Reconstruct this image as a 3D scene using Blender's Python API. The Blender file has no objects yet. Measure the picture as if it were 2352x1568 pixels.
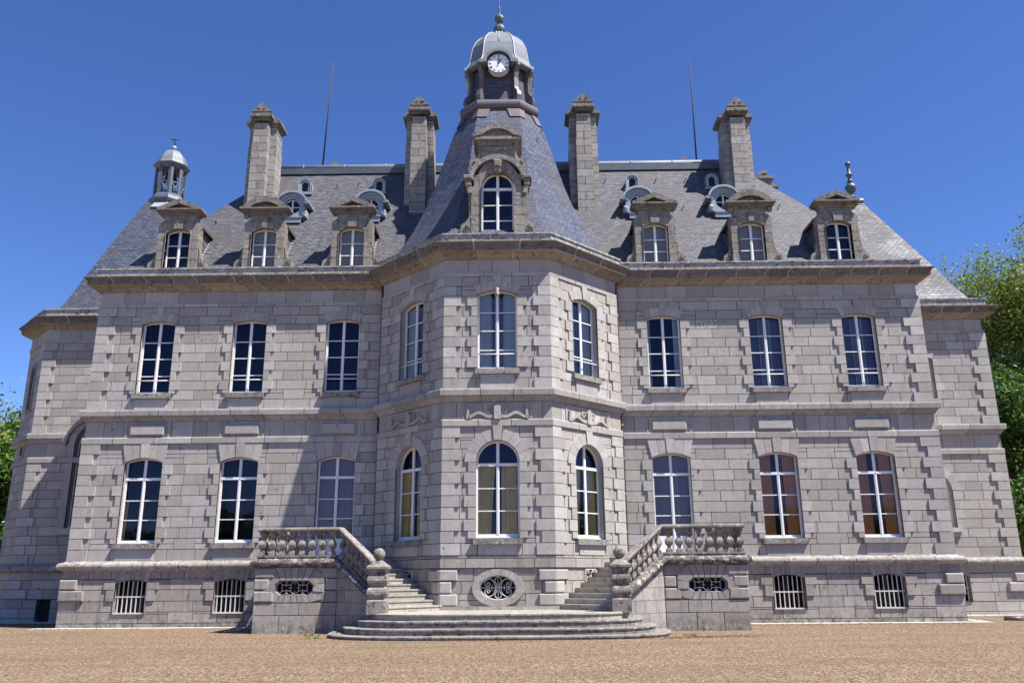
import bpy, bmesh, math, random
from math import sin, cos, pi, sqrt, radians, atan2
from mathutils import Vector, Matrix
random.seed(7)
SC = bpy.context.scene
COL = SC.collection
# ------------------------------------------------------------------ camera
F_, CX, CY, CZ, YAW, PITCH, ROLL = 1933.8, 0.579, -32.219, 1.65, -0.012, 0.274, -0.008
def _cam():
    def w(a, b, fwd):
        u = cos(ROLL)*a - sin(ROLL)*b; v = sin(ROLL)*a + cos(ROLL)*b
        x = u; y = fwd*cos(PITCH) - sin(PITCH)*v; z = fwd*sin(PITCH) + cos(PITCH)*v
        return Vector((cos(YAW)*x + sin(YAW)*y, -sin(YAW)*x + cos(YAW)*y, z))
    r, u, f = w(1, 0, 0), w(0, 1, 0), w(0, 0, 1)
    cd = bpy.data.cameras.new('camera'); c = bpy.data.objects.new('camera', cd); COL.objects.link(c)
    m = Matrix((r, u, -f)).transposed().to_4x4(); m.translation = Vector((CX, CY, CZ)); c.matrix_world = m
    cd.sensor_width = 36; cd.lens = F_/2352*36; cd.clip_end = 2000; cd.clip_start = .1
    SC.camera = c
_cam()
# ------------------------------------------------------------------ light
SUN = Vector((1.85, -1.0, 3.6)).normalized()
EL = math.asin(SUN.z); AZ = atan2(SUN.x, SUN.y)
W = bpy.data.worlds.new('World'); SC.world = W; W.use_nodes = True
nt = W.node_tree; bg = nt.nodes['Background']
sky = nt.nodes.new('ShaderNodeTexSky'); sky.sky_type = 'NISHITA'; sky.sun_disc = False
sky.sun_elevation = EL; sky.sun_rotation = AZ
sky.altitude = 1200; sky.air_density = .85; sky.dust_density = 0.0; sky.ozone_density = 4.0
hs = nt.nodes.new('ShaderNodeHueSaturation'); hs.inputs['Saturation'].default_value = 1.17; hs.inputs['Value'].default_value = 1.0
hs.inputs['Hue'].default_value = .5125
nt.links.new(sky.outputs[0], hs.inputs['Color']); nt.links.new(hs.outputs[0], bg.inputs['Color'])
bg.inputs['Strength'].default_value = .096
sl = bpy.data.lights.new('sun', 'SUN'); sl.energy = 5.0; sl.angle = radians(.55); sl.color = (1, .945, .865)
so = bpy.data.objects.new('sun', sl); COL.objects.link(so); so.rotation_euler = SUN.to_track_quat('Z', 'Y').to_euler(); so.location = (20, -20, 40)
SC.view_settings.view_transform = 'Standard'; SC.view_settings.look = 'None'; SC.view_settings.gamma = 1
SC.view_settings.exposure = 1.04
# ------------------------------------------------------------------ materials
def mat(name):
    m = bpy.data.materials.new(name); m.use_nodes = True
    t = m.node_tree; b = t.nodes['Principled BSDF']
    return m, t, b
def nd(t, ty, **k):
    n = t.nodes.new(ty)
    for a, v in k.items():
        if a.startswith('i_'):
            key = a[2:].replace('_', ' ')
            if hasattr(v, 'is_output'): t.links.new(v, n.inputs[key])
            else: n.inputs[key].default_value = v
        else: setattr(n, a, v)
    return n
def mix(t, fac, a, b, blend='MIX'):
    n = t.nodes.new('ShaderNodeMix'); n.data_type = 'RGBA'; n.blend_type = blend
    for s, v in ((n.inputs[0], fac), (n.inputs[6], a), (n.inputs[7], b)):
        if hasattr(v, 'is_output'): t.links.new(v, s)
        else: s.default_value = (*v, 1) if isinstance(v, tuple) and len(v) == 3 else v
    return n.outputs[2]
def ramp(t, fac, lo, hi, a=0., b=1.):
    n = t.nodes.new('ShaderNodeMapRange'); t.links.new(fac, n.inputs[0])
    n.inputs[1].default_value = lo; n.inputs[2].default_value = hi; n.inputs[3].default_value = a; n.inputs[4].default_value = b
    return n.outputs[0]
def noise(t, vec, scale, detail=3, rough=.6, sc=None):
    if sc:
        m = nd(t, 'ShaderNodeVectorMath', operation='MULTIPLY'); t.links.new(vec, m.inputs[0]); m.inputs[1].default_value = sc; vec = m.outputs[0]
    n = nd(t, 'ShaderNodeTexNoise', i_Scale=scale, i_Detail=detail, i_Roughness=rough); t.links.new(vec, n.inputs['Vector'])
    return n.outputs['Fac']
def mul(t, a, b):
    n = nd(t, 'ShaderNodeMath', operation='MULTIPLY')
    for s, v in ((n.inputs[0], a), (n.inputs[1], b)):
        if hasattr(v, 'is_output'): t.links.new(v, s)
        else: s.default_value = v
    return n.outputs[0]
def bump(t, b, h, s=.3, d=.02):
    n = nd(t, 'ShaderNodeBump', i_Strength=s, i_Distance=d, i_Height=h); t.links.new(n.outputs[0], b.inputs['Normal'])
def stone(name, ca, cb, dirt=.25, lichen=0., white=0., speck=.35, splash=0.):
    m, t, b = mat(name)
    pos = nd(t, 'ShaderNodeNewGeometry').outputs['Position']
    at = nd(t, 'ShaderNodeAttribute', attribute_name='tint')
    sep = nd(t, 'ShaderNodeSeparateColor'); t.links.new(at.outputs['Color'], sep.inputs[0])
    c = mix(t, sep.outputs[0], ca, cb)
    g = ramp(t, sep.outputs[1], 0, 1, .76, 1.16)
    gc = nd(t, 'ShaderNodeCombineColor')
    for i in range(3): t.links.new(g, gc.inputs[i])
    c = mix(t, 1., c, gc.outputs[0], 'MULTIPLY')
    sp = noise(t, pos, 38, 3, .8)
    c = mix(t, ramp(t, sp, .35, .68, 0, speck), c, (.16, .15, .15))
    mm = noise(t, pos, 11, 4, .75)
    c = mix(t, ramp(t, mm, .42, .7, 0, .4), c, (.20, .185, .175))
    mm2 = noise(t, pos, 7.3, 3, .7)
    c = mix(t, ramp(t, mm2, .55, .75, 0, .35), c, (.58, .56, .54))
    sp2 = noise(t, pos, 55, 2, .7)
    c = mix(t, ramp(t, sp2, .6, .75, 0, speck), c, (.62, .6, .58))
    md = noise(t, pos, 1.3, 4, .65)
    c = mix(t, ramp(t, md, .35, .7, 0, .35), c, (.24, .215, .185))
    if dirt:
        st = noise(t, pos, 1.0, 5, .7, (4.2, 4.2, .45))
        c = mix(t, ramp(t, st, .5, .74, 0, dirt), c, (.10, .09, .085))
    spots = noise(t, pos, 13, 2, .5)
    c = mix(t, mul(t, ramp(t, spots, .56, .64), sep.outputs[2]), c, (.05, .045, .045))
    pit = noise(t, pos, 5.5, 2, .4)
    c = mix(t, ramp(t, pit, .735, .76, 0, .7), c, (.07, .06, .06))
    if lichen:
        l1 = noise(t, pos, 4.2, 6, .8, (1, 1, 1.5))
        c = mix(t, ramp(t, l1, .61-.2*lichen, .68-.2*lichen, 0, .85), c, (.052, .045, .042))
    if white:
        l2 = noise(t, pos, 7, 5, .75)
        c = mix(t, ramp(t, l2, .66-.2*white, .73-.2*white, 0, .8), c, (.55, .54, .52))
    if splash:
        sz = nd(t, 'ShaderNodeSeparateXYZ'); t.links.new(pos, sz.inputs[0])
        hgt = ramp(t, sz.outputs[2], .05, .55, 1., 0.)
        ns = ramp(t, noise(t, pos, 4.5, 5, .75), .42, .62, 0, .9)
        c = mix(t, mul(t, hgt, ns), c, (.07, .062, .055))
    t.links.new(c, b.inputs['Base Color']); b.inputs['Roughness'].default_value = .88
    b.inputs['Specular IOR Level'].default_value = .25
    bump(t, b, noise(t, pos, 22, 4, .7), .35, .02)
    return m
GA, GB = (.46, .445, .435), (.44, .405, .36)
M = {}
M['stone'] = stone('grey_granite_ashlar', GA, GB, .22)
M['dressed'] = stone('dressed_quoin_granite', (.50, .485, .475), (.47, .44, .40), .2, 0., .1)
M['trim'] = stone('granite_trim', (.42, .405, .40), (.39, .36, .33), .6, .12, .2)
M['basest'] = stone('plinth_granite', (.385, .365, .355), (.36, .325, .285), .5, .1, .1, splash=1.)
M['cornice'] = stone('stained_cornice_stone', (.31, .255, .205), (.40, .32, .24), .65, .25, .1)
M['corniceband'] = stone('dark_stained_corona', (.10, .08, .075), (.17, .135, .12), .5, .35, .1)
M['block'] = stone('blocking_course_stone', (.46, .45, .44), (.38, .36, .34), .6, .45, .6)
M['sill'] = stone('grimy_sill_stone', (.27, .25, .235), (.24, .22, .20), .7, .35, .45)
M['railtorus'] = stone('black_lichened_torus_stone', (.30, .28, .26), (.26, .235, .21), .6, .85, .55)
M['dormer'] = stone('dormer_stone', (.215, .195, .18), (.26, .23, .20), .65, .28, .35)
M['pediment'] = stone('dark_pediment_stone', (.145, .13, .12), (.20, .175, .155), .6, .4, .25)
M['chimney'] = stone('chimney_stone', (.36, .345, .335), (.31, .285, .26), .55, .2, .15)
M['rail'] = stone('weathered_balustrade_stone', (.25, .23, .21), (.24, .21, .185), .65, .42, .4)
M['torus'] = stone('lichened_torus_stone', (.36, .34, .33), (.31, .28, .25), .6, .28, .5)
M['step'] = stone('worn_step_stone', (.46, .43, .37), (.42, .38, .31), .5, .2, .3)
def plain(name, col, rough=.6, metal=0., spec=.5, var=0., vs=6, dark=None, strength=.15):
    m, t, b = mat(name)
    b.inputs['Roughness'].default_value = rough; b.inputs['Metallic'].default_value = metal
    b.inputs['Specular IOR Level'].default_value = spec
    pos = nd(t, 'ShaderNodeNewGeometry').outputs['Position']
    if var:
        d = dark or tuple(x*.55 for x in col)
        c = mix(t, ramp(t, noise(t, pos, vs, 5, .7), .4, .7, 0, var), col, d)
        t.links.new(c, b.inputs['Base Color']); bump(t, b, noise(t, pos, vs*3, 3, .6), strength, .01)
    else: b.inputs['Base Color'].default_value = (*col, 1)
    return m
M['mortar'] = plain('joint_mortar', (.055, .048, .042), .95, var=.5)
M['palejoint'] = plain('pale_lime_joint', (.55, .50, .43), .95, var=.3)
M['white'] = plain('white_window_paint', (.78, .78, .79), .45, var=.3, vs=9, dark=(.5, .48, .45))
M['iron'] = plain('dark_wrought_iron', (.035, .025, .022), .6, .2)
M['whiteiron'] = plain('white_painted_iron', (.56, .55, .54), .5, var=.3, vs=14, dark=(.4, .37, .33))
M['rust'] = plain('rusty_iron', (.05, .03, .024), .8, var=.5)
M['dryleaf'] = plain('dry_leaf', (.16, .06, .035), .8, var=.5)
M['copper'] = plain('oxidised_copper_pipe', (.15, .09, .07), .6, .1, var=.6, vs=4, dark=(.12, .07, .05))
M['zinc'] = plain('weathered_zinc', (.15, .165, .19), .6, .1, var=.6, vs=3, dark=(.22, .24, .27))
M['zincblue'] = plain('blue_grey_zinc', (.29, .335, .385), .55, .1, var=.7, vs=4, dark=(.17, .2, .24))
M['zincdark'] = plain('dark_blue_grey_zinc', (.095, .115, .145), .5, .2, var=.6, vs=4, dark=(.05, .06, .08))
M['lead'] = plain('dark_lead', (.135, .115, .125), .5, .25, var=.7, vs=3, dark=(.10, .085, .09))
M['darkmatt'] = plain('matt_dark_brown', (.05, .044, .04), .95)  # flat dark brown for scroll grooves and basement window frames
M['zinclight'] = plain('pale_zinc_flashing', (.34, .36, .39), .55, .05, var=.4, vs=5)
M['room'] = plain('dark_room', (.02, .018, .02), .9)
M['yellow'] = plain('yellow_curtain', (.95, .72, .26), .9, var=.4, vs=5)
M['brown'] = plain('orange_brown_shutter', (.74, .29, .07), .7, var=.5, vs=2)
M['mauve'] = plain('greyish_mauve_blind', (.40, .30, .30), .9, var=.3, vs=2)
M['pale'] = plain('pale_blue_shutter', (.56, .62, .62), .7, var=.3, vs=2)
M['sheer'] = plain('blue_grey_pane_haze', (.17, .18, .24), .9, var=.5, vs=1.5)  # haze on the upper right panes, coloured into an added drape
M['blind'] = plain('beige_blind', (.46, .40, .34), .9, var=.25, vs=1.5)
M['bark'] = plain('bark', (.11, .085, .065), .95, var=.6, vs=5)
M['twig'] = plain('dry_twig', (.2, .17, .14), .95)
M['kerb'] = plain('pale_paving', (.50, .46, .40), .9, var=.6, vs=2)
M['clockface'] = plain('white_clock_enamel', (.80, .82, .84), .35, var=.15, vs=4)
M['black'] = plain('black_numeral_paint', (.01, .012, .015), .5)
def slate(name, ca, cb, mort, lich=.3, rust=.0, spec=.28, r0=.48):
    m, t, b = mat(name)
    uv = nd(t, 'ShaderNodeUVMap').outputs[0]
    pos = nd(t, 'ShaderNodeNewGeometry').outputs['Position']
    br = nd(t, 'ShaderNodeTexBrick', i_Scale=1., offset=.5)
    br.inputs['Brick Width'].default_value = .26; br.inputs['Row Height'].default_value = .15
    br.inputs['Mortar Size'].default_value = .017; br.inputs['Mortar Smooth'].default_value = .25; br.inputs['Bias'].default_value = 0
    br.inputs['Color1'].default_value = (*ca, 1); br.inputs['Color2'].default_value = (*cb, 1); br.inputs['Mortar'].default_value = (*mort, 1)
    t.links.new(uv, br.inputs['Vector'])
    c = br.outputs['Color']
    n1 = noise(t, uv, 1., 5, .75, (3.2, 7.4, 1.))
    c = mix(t, ramp(t, n1, .48, .66, 0, lich), c, (.27, .275, .30))
    n2 = noise(t, pos, .6, 5, .7)
    c = mix(t, ramp(t, n2, .42, .62, 0, .65), c, (.075, .07, .07))
    n4 = noise(t, uv, 1., 3, .6, (3.5, .35, 1.))
    c = mix(t, ramp(t, n4, .55, .75, 0, .4), c, (.13, .12, .11))
    if rust:
        n3 = noise(t, uv, 1., 4, .7, (4., .6, 1.))
        c = mix(t, ramp(t, n3, .66, .76, 0, rust), c, (.20, .09, .05))
    t.links.new(c, b.inputs['Base Color'])
    b.inputs['Roughness'].default_value = .42; b.inputs['Specular IOR Level'].default_value = spec
    r = ramp(t, n1, .3, .7, r0, r0+.25); t.links.new(r, b.inputs['Roughness'])
    # each slate tilts a little: bump from the row position
    sx = nd(t, 'ShaderNodeSeparateXYZ'); t.links.new(uv, sx.inputs[0])
    md = nd(t, 'ShaderNodeMath', operation='MODULO'); t.links.new(sx.outputs[1], md.inputs[0]); md.inputs[1].default_value = .15
    h = nd(t, 'ShaderNodeMath', operation='SUBTRACT'); t.links.new(br.outputs['Fac'], h.inputs[1]); h.inputs[0].default_value = 1
    h2 = nd(t, 'ShaderNodeMath', operation='ADD'); t.links.new(h.outputs[0], h2.inputs[0])
    t.links.new(ramp(t, md.outputs[0], 0, .15, .6, 0), h2.inputs[1])
    bump(t, b, h2.outputs[0], .6, .012)
    return m
M['slate'] = slate('blue_grey_slate', (.045, .05, .07), (.105, .11, .13), (.012, .012, .016), .45, .0)
M['slatebay'] = slate('bluer_slate', (.033, .047, .095), (.08, .10, .165), (.009, .012, .026), .3, .8)
M['slateglare'] = slate('slate_with_painted_glare', (.17, .17, .18), (.34, .34, .35), (.06, .06, .065), .7, .0, .22, .6)  # sun glare on the right pavilion slope, put into the slate colour
def glass_mat():
    m = bpy.data.materials.new('window_glass'); m.use_nodes = True; t = m.node_tree
    t.nodes.clear(); o = nd(t, 'ShaderNodeOutputMaterial')
    fr = nd(t, 'ShaderNodeFresnel', i_IOR=1.5)
    tr = nd(t, 'ShaderNodeBsdfTransparent'); tr.inputs[0].default_value = (.82, .86, .9, 1)
    gl = nd(t, 'ShaderNodeBsdfGlossy'); gl.inputs['Roughness'].default_value = .02; gl.inputs['Color'].default_value = (.5, .56, .85, 1)
    pos = nd(t, 'ShaderNodeNewGeometry').outputs['Position']
    bp = nd(t, 'ShaderNodeBump', i_Strength=.25, i_Distance=.01, i_Height=noise(t, pos, 2.5, 2, .5)); t.links.new(bp.outputs[0], gl.inputs['Normal'])
    mx = nd(t, 'ShaderNodeMixShader'); t.links.new(fr.outputs[0], mx.inputs[0]); t.links.new(tr.outputs[0], mx.inputs[1]); t.links.new(gl.outputs[0], mx.inputs[2])
    t.links.new(mx.outputs[0], o.inputs[0]); return m
M['glass'] = glass_mat()
def leaf_mat(name, a, c2):
    m, t, b = mat(name)
    at = nd(t, 'ShaderNodeAttribute', attribute_name='tint')
    sep = nd(t, 'ShaderNodeSeparateColor'); t.links.new(at.outputs['Color'], sep.inputs[0])
    c = mix(t, sep.outputs[0], a, c2)
    t.links.new(c, b.inputs['Base Color']); b.inputs['Roughness'].default_value = .6
    tl = nd(t, 'ShaderNodeBsdfTranslucent'); t.links.new(c, tl.inputs[0])
    mx = nd(t, 'ShaderNodeMixShader'); mx.inputs[0].default_value = .35
    o = t.nodes['Material Output']; t.links.new(b.outputs[0], mx.inputs[1]); t.links.new(tl.outputs[0], mx.inputs[2]); t.links.new(mx.outputs[0], o.inputs[0])
    return m
M['leaf'] = leaf_mat('spring_leaf', (.10, .15, .025), (.28, .34, .055))
M['leaf2'] = leaf_mat('bright_green_leaf', (.035, .08, .014), (.14, .25, .035))
def gravel():
    m, t, b = mat('brown_gravel')
    pos = nd(t, 'ShaderNodeNewGeometry').outputs['Position']
    vo = nd(t, 'ShaderNodeTexVoronoi', i_Scale=26.); t.links.new(pos, vo.inputs['Vector'])
    sp = nd(t, 'ShaderNodeSeparateColor'); t.links.new(vo.outputs['Color'], sp.inputs[0])
    c = mix(t, sp.outputs[0], (.075, .049, .03), (.32, .22, .138))
    c = mix(t, ramp(t, sp.outputs[1], .8, 1, 0, .8), c, (.5, .44, .37))
    n = noise(t, pos, 9., 4, .8); c = mix(t, ramp(t, n, .5, .62, 0, .5), c, (.05, .036, .024)); c = mix(t, ramp(t, n, .45, .33, 0, .45), c, (.42, .34, .25))
    n = noise(t, pos, .35, 5, .6, (.5, 2.4, 1)); c = mix(t, ramp(t, n, .42, .68, 0, .45), c, (.12, .085, .058))
    n = noise(t, pos, 2.2, 4, .7); c = mix(t, ramp(t, n, .5, .7, 0, .35), c, (.12, .09, .065))
    t.links.new(c, b.inputs['Base Color']); b.inputs['Roughness'].default_value = .95; b.inputs['Specular IOR Level'].default_value = .15
    bump(t, b, vo.outputs['Distance'], .9, .03); return m
M['gravel'] = gravel()
# ------------------------------------------------------------------ mesh helpers
class Fr:                       # a vertical plane: u along, z up, d outwards
    def __init__(s, O, U): l = math.hypot(*U); s.O = O; s.U = (U[0]/l, U[1]/l)
    def P(s, u, z, d=0.): return (s.O[0]+s.U[0]*u+s.U[1]*d, s.O[1]+s.U[1]*u-s.U[0]*d, z)
def rt(stain=0.): return (random.random(), random.random(), stain)
class MB:
    def __init__(s): s.v = []; s.f = []; s.t = []; s.sm = []
    def add(s, pts, faces, tint=None, sm=False):
        n = len(s.v); s.v += [tuple(p) for p in pts]; tint = tint or rt()
        for f in faces: s.f.append([n+i for i in f]); s.t.append(tint); s.sm.append(sm)
    def prism(s, F, p2, d0, d1, tint=None, back=False):
        n = len(p2); pts = [F.P(u, z, d1) for u, z in p2]+[F.P(u, z, d0) for u, z in p2]
        fs = [list(range(n))]+[[i, i+n, (i+1) % n+n, (i+1) % n] for i in range(n)]
        if back: fs.append(list(range(2*n-1, n-1, -1)))
        s.add(pts, fs, tint)
    def rect(s, F, u0, u1, z0, z1, d0, d1, tint=None, back=False): s.prism(F, [(u0, z0), (u1, z0), (u1, z1), (u0, z1)], d0, d1, tint, back)
    def pillow(s, F, u0, u1, z0, z1, d0, d1, b=.04, tint=None):
        o = [(u0, z0), (u1, z0), (u1, z1), (u0, z1)]; i = [(u0+b, z0+b), (u1-b, z0+b), (u1-b, z1-b), (u0+b, z1-b)]
        pts = [F.P(u, z, d1) for u, z in i]+[F.P(u, z, d1-b*.7) for u, z in o]+[F.P(u, z, d0) for u, z in o]
        fs = [[0, 1, 2, 3]]+[[k, k+4, (k+1) % 4+4, (k+1) % 4] for k in range(4)]+[[k+4, k+8, (k+1) % 4+8, (k+1) % 4+4] for k in range(4)]
        s.add(pts, fs, tint)
    def box(s, x0, x1, y0, y1, z0, z1, tint=None):
        p = [(x, y, z) for z in (z0, z1) for x, y in ((x0, y0), (x1, y0), (x1, y1), (x0, y1))]
        s.add(p, [[3, 2, 1, 0], [4, 5, 6, 7], [0, 1, 5, 4], [1, 2, 6, 5], [2, 3, 7, 6], [3, 0, 4, 7]], tint)
    def tube(s, pts, r, n=6, tint=None, sm=True, cap=True):
        pts = [Vector(p) for p in pts]; rs = r if isinstance(r, (list, tuple)) else [r]*len(pts); V = []
        up = None
        for i, p in enumerate(pts):
            d = (pts[min(i+1, len(pts)-1)]-pts[max(i-1, 0)])
            if d.length < 1e-9: d = Vector((0, 0, 1))
            d.normalize()
            if up is None: up = Vector((0, 0, 1)) if abs(d.z) < .9 else Vector((1, 0, 0))
            a = d.cross(up)
            if a.length < 1e-4: a = d.cross(Vector((.3, 1, .2)))
            a.normalize(); bb = a.cross(d); up = bb
            for k in range(n): V.append(p+(a*cos(2*pi*k/n)+bb*sin(2*pi*k/n))*rs[i])
        fs = [[i*n+k, i*n+(k+1) % n, (i+1)*n+(k+1) % n, (i+1)*n+k] for i in range(len(pts)-1) for k in range(n)]
        if cap: fs += [list(range(n))[::-1], [(len(pts)-1)*n+k for k in range(n)]]
        s.add(V, fs, tint, sm)
    def lathe(s, c, prof, n=16, rot=0., sm=True, tint=None, sx=1., sy=1., slope=(0, 0)):
        V = []
        for r, z in prof:
            for k in range(n):
                a = rot+2*pi*k/n; x = r*cos(a)*sx; y = r*sin(a)*sy
                V.append((c[0]+x, c[1]+y, c[2]+z+slope[0]*x+slope[1]*y))
        m = len(prof)
        fs = [[i*n+k, i*n+(k+1) % n, (i+1)*n+(k+1) % n, (i+1)*n+k] for i in range(m-1) for k in range(n)]
        fs += [list(range(n))[::-1], [(m-1)*n+k for k in range(n)]]
        s.add(V, fs, tint, sm)
    def loft(s, rings, tint=None, sm=False, cap=True, per=None):
        n = len(rings[0]); V = [p for r in rings for p in r]
        for i in range(len(rings)-1):
            s.add([rings[i][k] for k in range(n)]+[rings[i+1][k] for k in range(n)], [[k, (k+1) % n, n+(k+1) % n, n+k] for k in range(n)], tint, sm)
        if cap: s.add(rings[-1], [list(range(n))], tint)
    def sweep(s, path, prof, seg=1.25, core=None, gap=.011, tint=None, closed=False):
        P = [Vector(p) for p in path]; N = []
        for i in range(len(P)-1):
            d = (P[i+1]-P[i]).normalized(); N.append(Vector((d.y, -d.x)))
        m = []
        for i in range(len(P)):
            a = N[max(i-1, 0)]; b = N[min(i, len(N)-1)]; m.append((a+b)/(1+a.dot(b)))
        k = len(prof)
        def ring(i, t, off=0.):
            R = []
            for o, z in prof:
                a = P[i]+m[i]*(o-off); b = P[i+1]+m[i+1]*(o-off); q = a.lerp(b, t); R.append((q.x, q.y, z))
            return R
        for i in range(len(P)-1):
            L = (P[i+1]-P[i]).length
            if core is not None: core.add(ring(i, 0, .012)+ring(i, 1, .012), [[j, j+k, j+1+k, j+1] for j in range(k-1)])
            nn = max(1, round(L/seg)); cuts = [0]+[(j+random.uniform(-.18, .18))/nn for j in range(1, nn)]+[1]
            for a, b in zip(cuts, cuts[1:]):
                g = gap/L; a2 = a+(g if a > 0 else 0); b2 = b-(g if b < 1 else 0)
                s.add(ring(i, a2)+ring(i, b2), [[j, j+k, j+1+k, j+1] for j in range(k-1)], tint or rt())
        for i, t in ((0, 0), (len(P)-2, 1)): s.add(ring(i, t), [list(range(k))])
    def build(s, name, m, parent=None, label=None):
        me = bpy.data.meshes.new(name); me.from_pydata(s.v, [], s.f)
        me.materials.append(m if not isinstance(m, str) else M[m])
        UV = []; CA = []
        for i, p in enumerate(me.polygons):
            nrm = p.normal
            if abs(nrm.z) > .98: T = Vector((1, 0, 0)); B = Vector((0, 1, 0))
            else: T = Vector((0, 0, 1)).cross(nrm).normalized(); B = nrm.cross(T)
            tt = [*s.t[i][:3], 1.]
            for vi in p.vertices:
                co = me.vertices[vi].co; UV += [co.dot(T), co.dot(B)]; CA += tt
        me.polygons.foreach_set('use_smooth', s.sm)
        me.uv_layers.new(name='uv'); me.color_attributes.new('tint', 'FLOAT_COLOR', 'CORNER')
        me.uv_layers['uv'].data.foreach_set('uv', UV); me.color_attributes['tint'].data.foreach_set('color', CA)
        me.update()
        o = bpy.data.objects.new(name, me); COL.objects.link(o); o.parent = parent
        if label: o['label'] = label
        return o
def tag(o, label=None, cat=None, group=None, kind=None):
    for k, v in (('label', label), ('category', cat), ('group', group), ('kind', kind)):
        if v: o[k] = v
    return o
def empty(name, loc, label, cat, group=None):
    o = bpy.data.objects.new(name, None); COL.objects.link(o); o.location = loc; o.empty_display_size = .5
    return tag(o, label, cat, group)
def place(o, root):            # keep world-space vertices under a root that stands elsewhere
    o.matrix_parent_inverse = Matrix.Translation(-Vector(root.location))
def xf(m):                      # the bell lantern is slimmer and sits a little lower than first laid out
    m.v = [(-18.15+(x+18.15)*.85, 8.65+(y-8.65)*.85, z-.28) for x, y, z in m.v]; return m
def rsub(r, holes):
    out = [r]
    for (a, b, c, d) in holes:
        nx = []
        for (u0, u1, z0, z1) in out:
            if b <= u0 or a >= u1 or d <= z0 or c >= z1: nx.append((u0, u1, z0, z1)); continue
            if z0 < c: nx.append((u0, u1, z0, c))
            if z1 > d: nx.append((u0, u1, d, z1))
            za, zb = max(z0, c), min(z1, d)
            if u0 < a: nx.append((u0, a, za, zb))
            if u1 > b: nx.append((b, u1, za, zb))
        out = nx
    return [r for r in out if r[1]-r[0] > .02 and r[3]-r[2] > .02]
def ashlar(mb, core, F, u0, u1, bounds, holes, d=0., wm=.95, j=.011, stain=None):
    for z0, z1 in zip(bounds, bounds[1:]):
        us = [u0]; x = u0+random.uniform(.45, 1.)*wm
        while x < u1-.35*wm: us.append(x); x += wm*random.uniform(.72, 1.25)
        us.append(u1)
        for a, b in zip(us, us[1:]):
            t = rt(.12 if random.random() < .12 else 0.)
            if stain:
                for (sx, sz, sr, sa) in stain:
                    if abs((a+b)/2-sx) < sr and z0 < sz < z1: t = (t[0], t[1], sa)
            for r in rsub((a, b, z0, z1), holes):
                ja = j if abs(r[0]-u0) > .001 else 0; jb = j if abs(r[1]-u1) > .001 else 0
                mb.rect(F, r[0]+ja, r[1]-jb, r[2]+j, r[3]-j, d-.016, d+random.uniform(-.002, .002), t)
    for r in rsub((u0, u1, bounds[0], bounds[-1]), holes): core.rect(F, r[0], r[1], r[2], r[3], d-.04, d-.014)
def outline(uc, w, zb, zs, rise, n=12, top=None):
    h = w/2; pts = [(uc-h, zb), (uc+h, zb)]
    if rise <= 0: return pts+[(uc+h, zs), (uc-h, zs)]
    R = (h*h+rise*rise)/(2*rise); a0 = math.asin(min(1, h/R)); cz = zs+rise-R
    if rise > h: a0 = pi-a0
    return pts+[(uc+R*sin(a0-2*a0*i/n), cz+R*cos(a0-2*a0*i/n)) for i in range(n+1)]
def spiral(F, cu, cz, r0, r1, turns, a0, d, n=22, sgn=1):
    return [F.P(cu+sgn*(r0+(r1-r0)*i/n)*cos(a0+2*pi*turns*i/n), cz+(r0+(r1-r0)*i/n)*sin(a0+2*pi*turns*i/n), d) for i in range(n+1)]
# ------------------------------------------------------------------ shared dimensions
WX = 16.42; BX = -.296; R = 4.60; BC = R-3.19; HW = 1.905
TB = 2.40; LB = 6.76; LBT = 7.0; MB0 = 7.62; MB1 = 8.1; UT = 12.29; FT = 12.95; CT = 13.46; BT = 13.90
DG = R-HW; FL = DG*sqrt(2)
B0 = (BX-R, 0); B1 = (BX-R, -3.19+DG); B2 = (BX-HW, -3.19); B3 = (BX+HW, -3.19); B4 = (BX+R, -3.19+DG); B5 = (BX+R, 0)
PY = 5.1; PXR = 21.7; PXL = -21.5
FW = Fr((0, 0), (1, 0)); FBF = Fr((BX, -3.19), (1, 0)); FBR = Fr(B3, (1, 1)); FBL = Fr(B1, (1, -1))
FBR2 = Fr(B4, (0, 1)); FBL2 = Fr(B0, (0, -1)); FP = Fr((0, PY), (1, 0)); FOB = Fr((PXL-1.65, PY+1.65), (1, -1))
FSR = Fr((WX, 0), (0, 1)); FSL = Fr((-WX, PY), (0, -1)); FPR = Fr((PXR, PY), (0, 1)); FOB2 = Fr((PXL-1.65, PY+9), (0, -1))
FB = Fr((0, -.11), (1, 0)); FPB = Fr((0, PY-.11), (1, 0))
LOW = [TB+(LB-TB)/11*i for i in range(12)]; UPP = [MB1+(UT-MB1)/11*i for i in range(12)]
BAS = [-.15, .18, .57, .95, 1.35, 1.73, 2.05]
CH = empty('chateau', (0, 0, 0), 'grey granite chateau with slate roofs, central clock turret and tall stone chimneys', 'chateau')
UX = [-13.98, -10.30, -6.56, 6.22, 10.28, 13.96]
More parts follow.
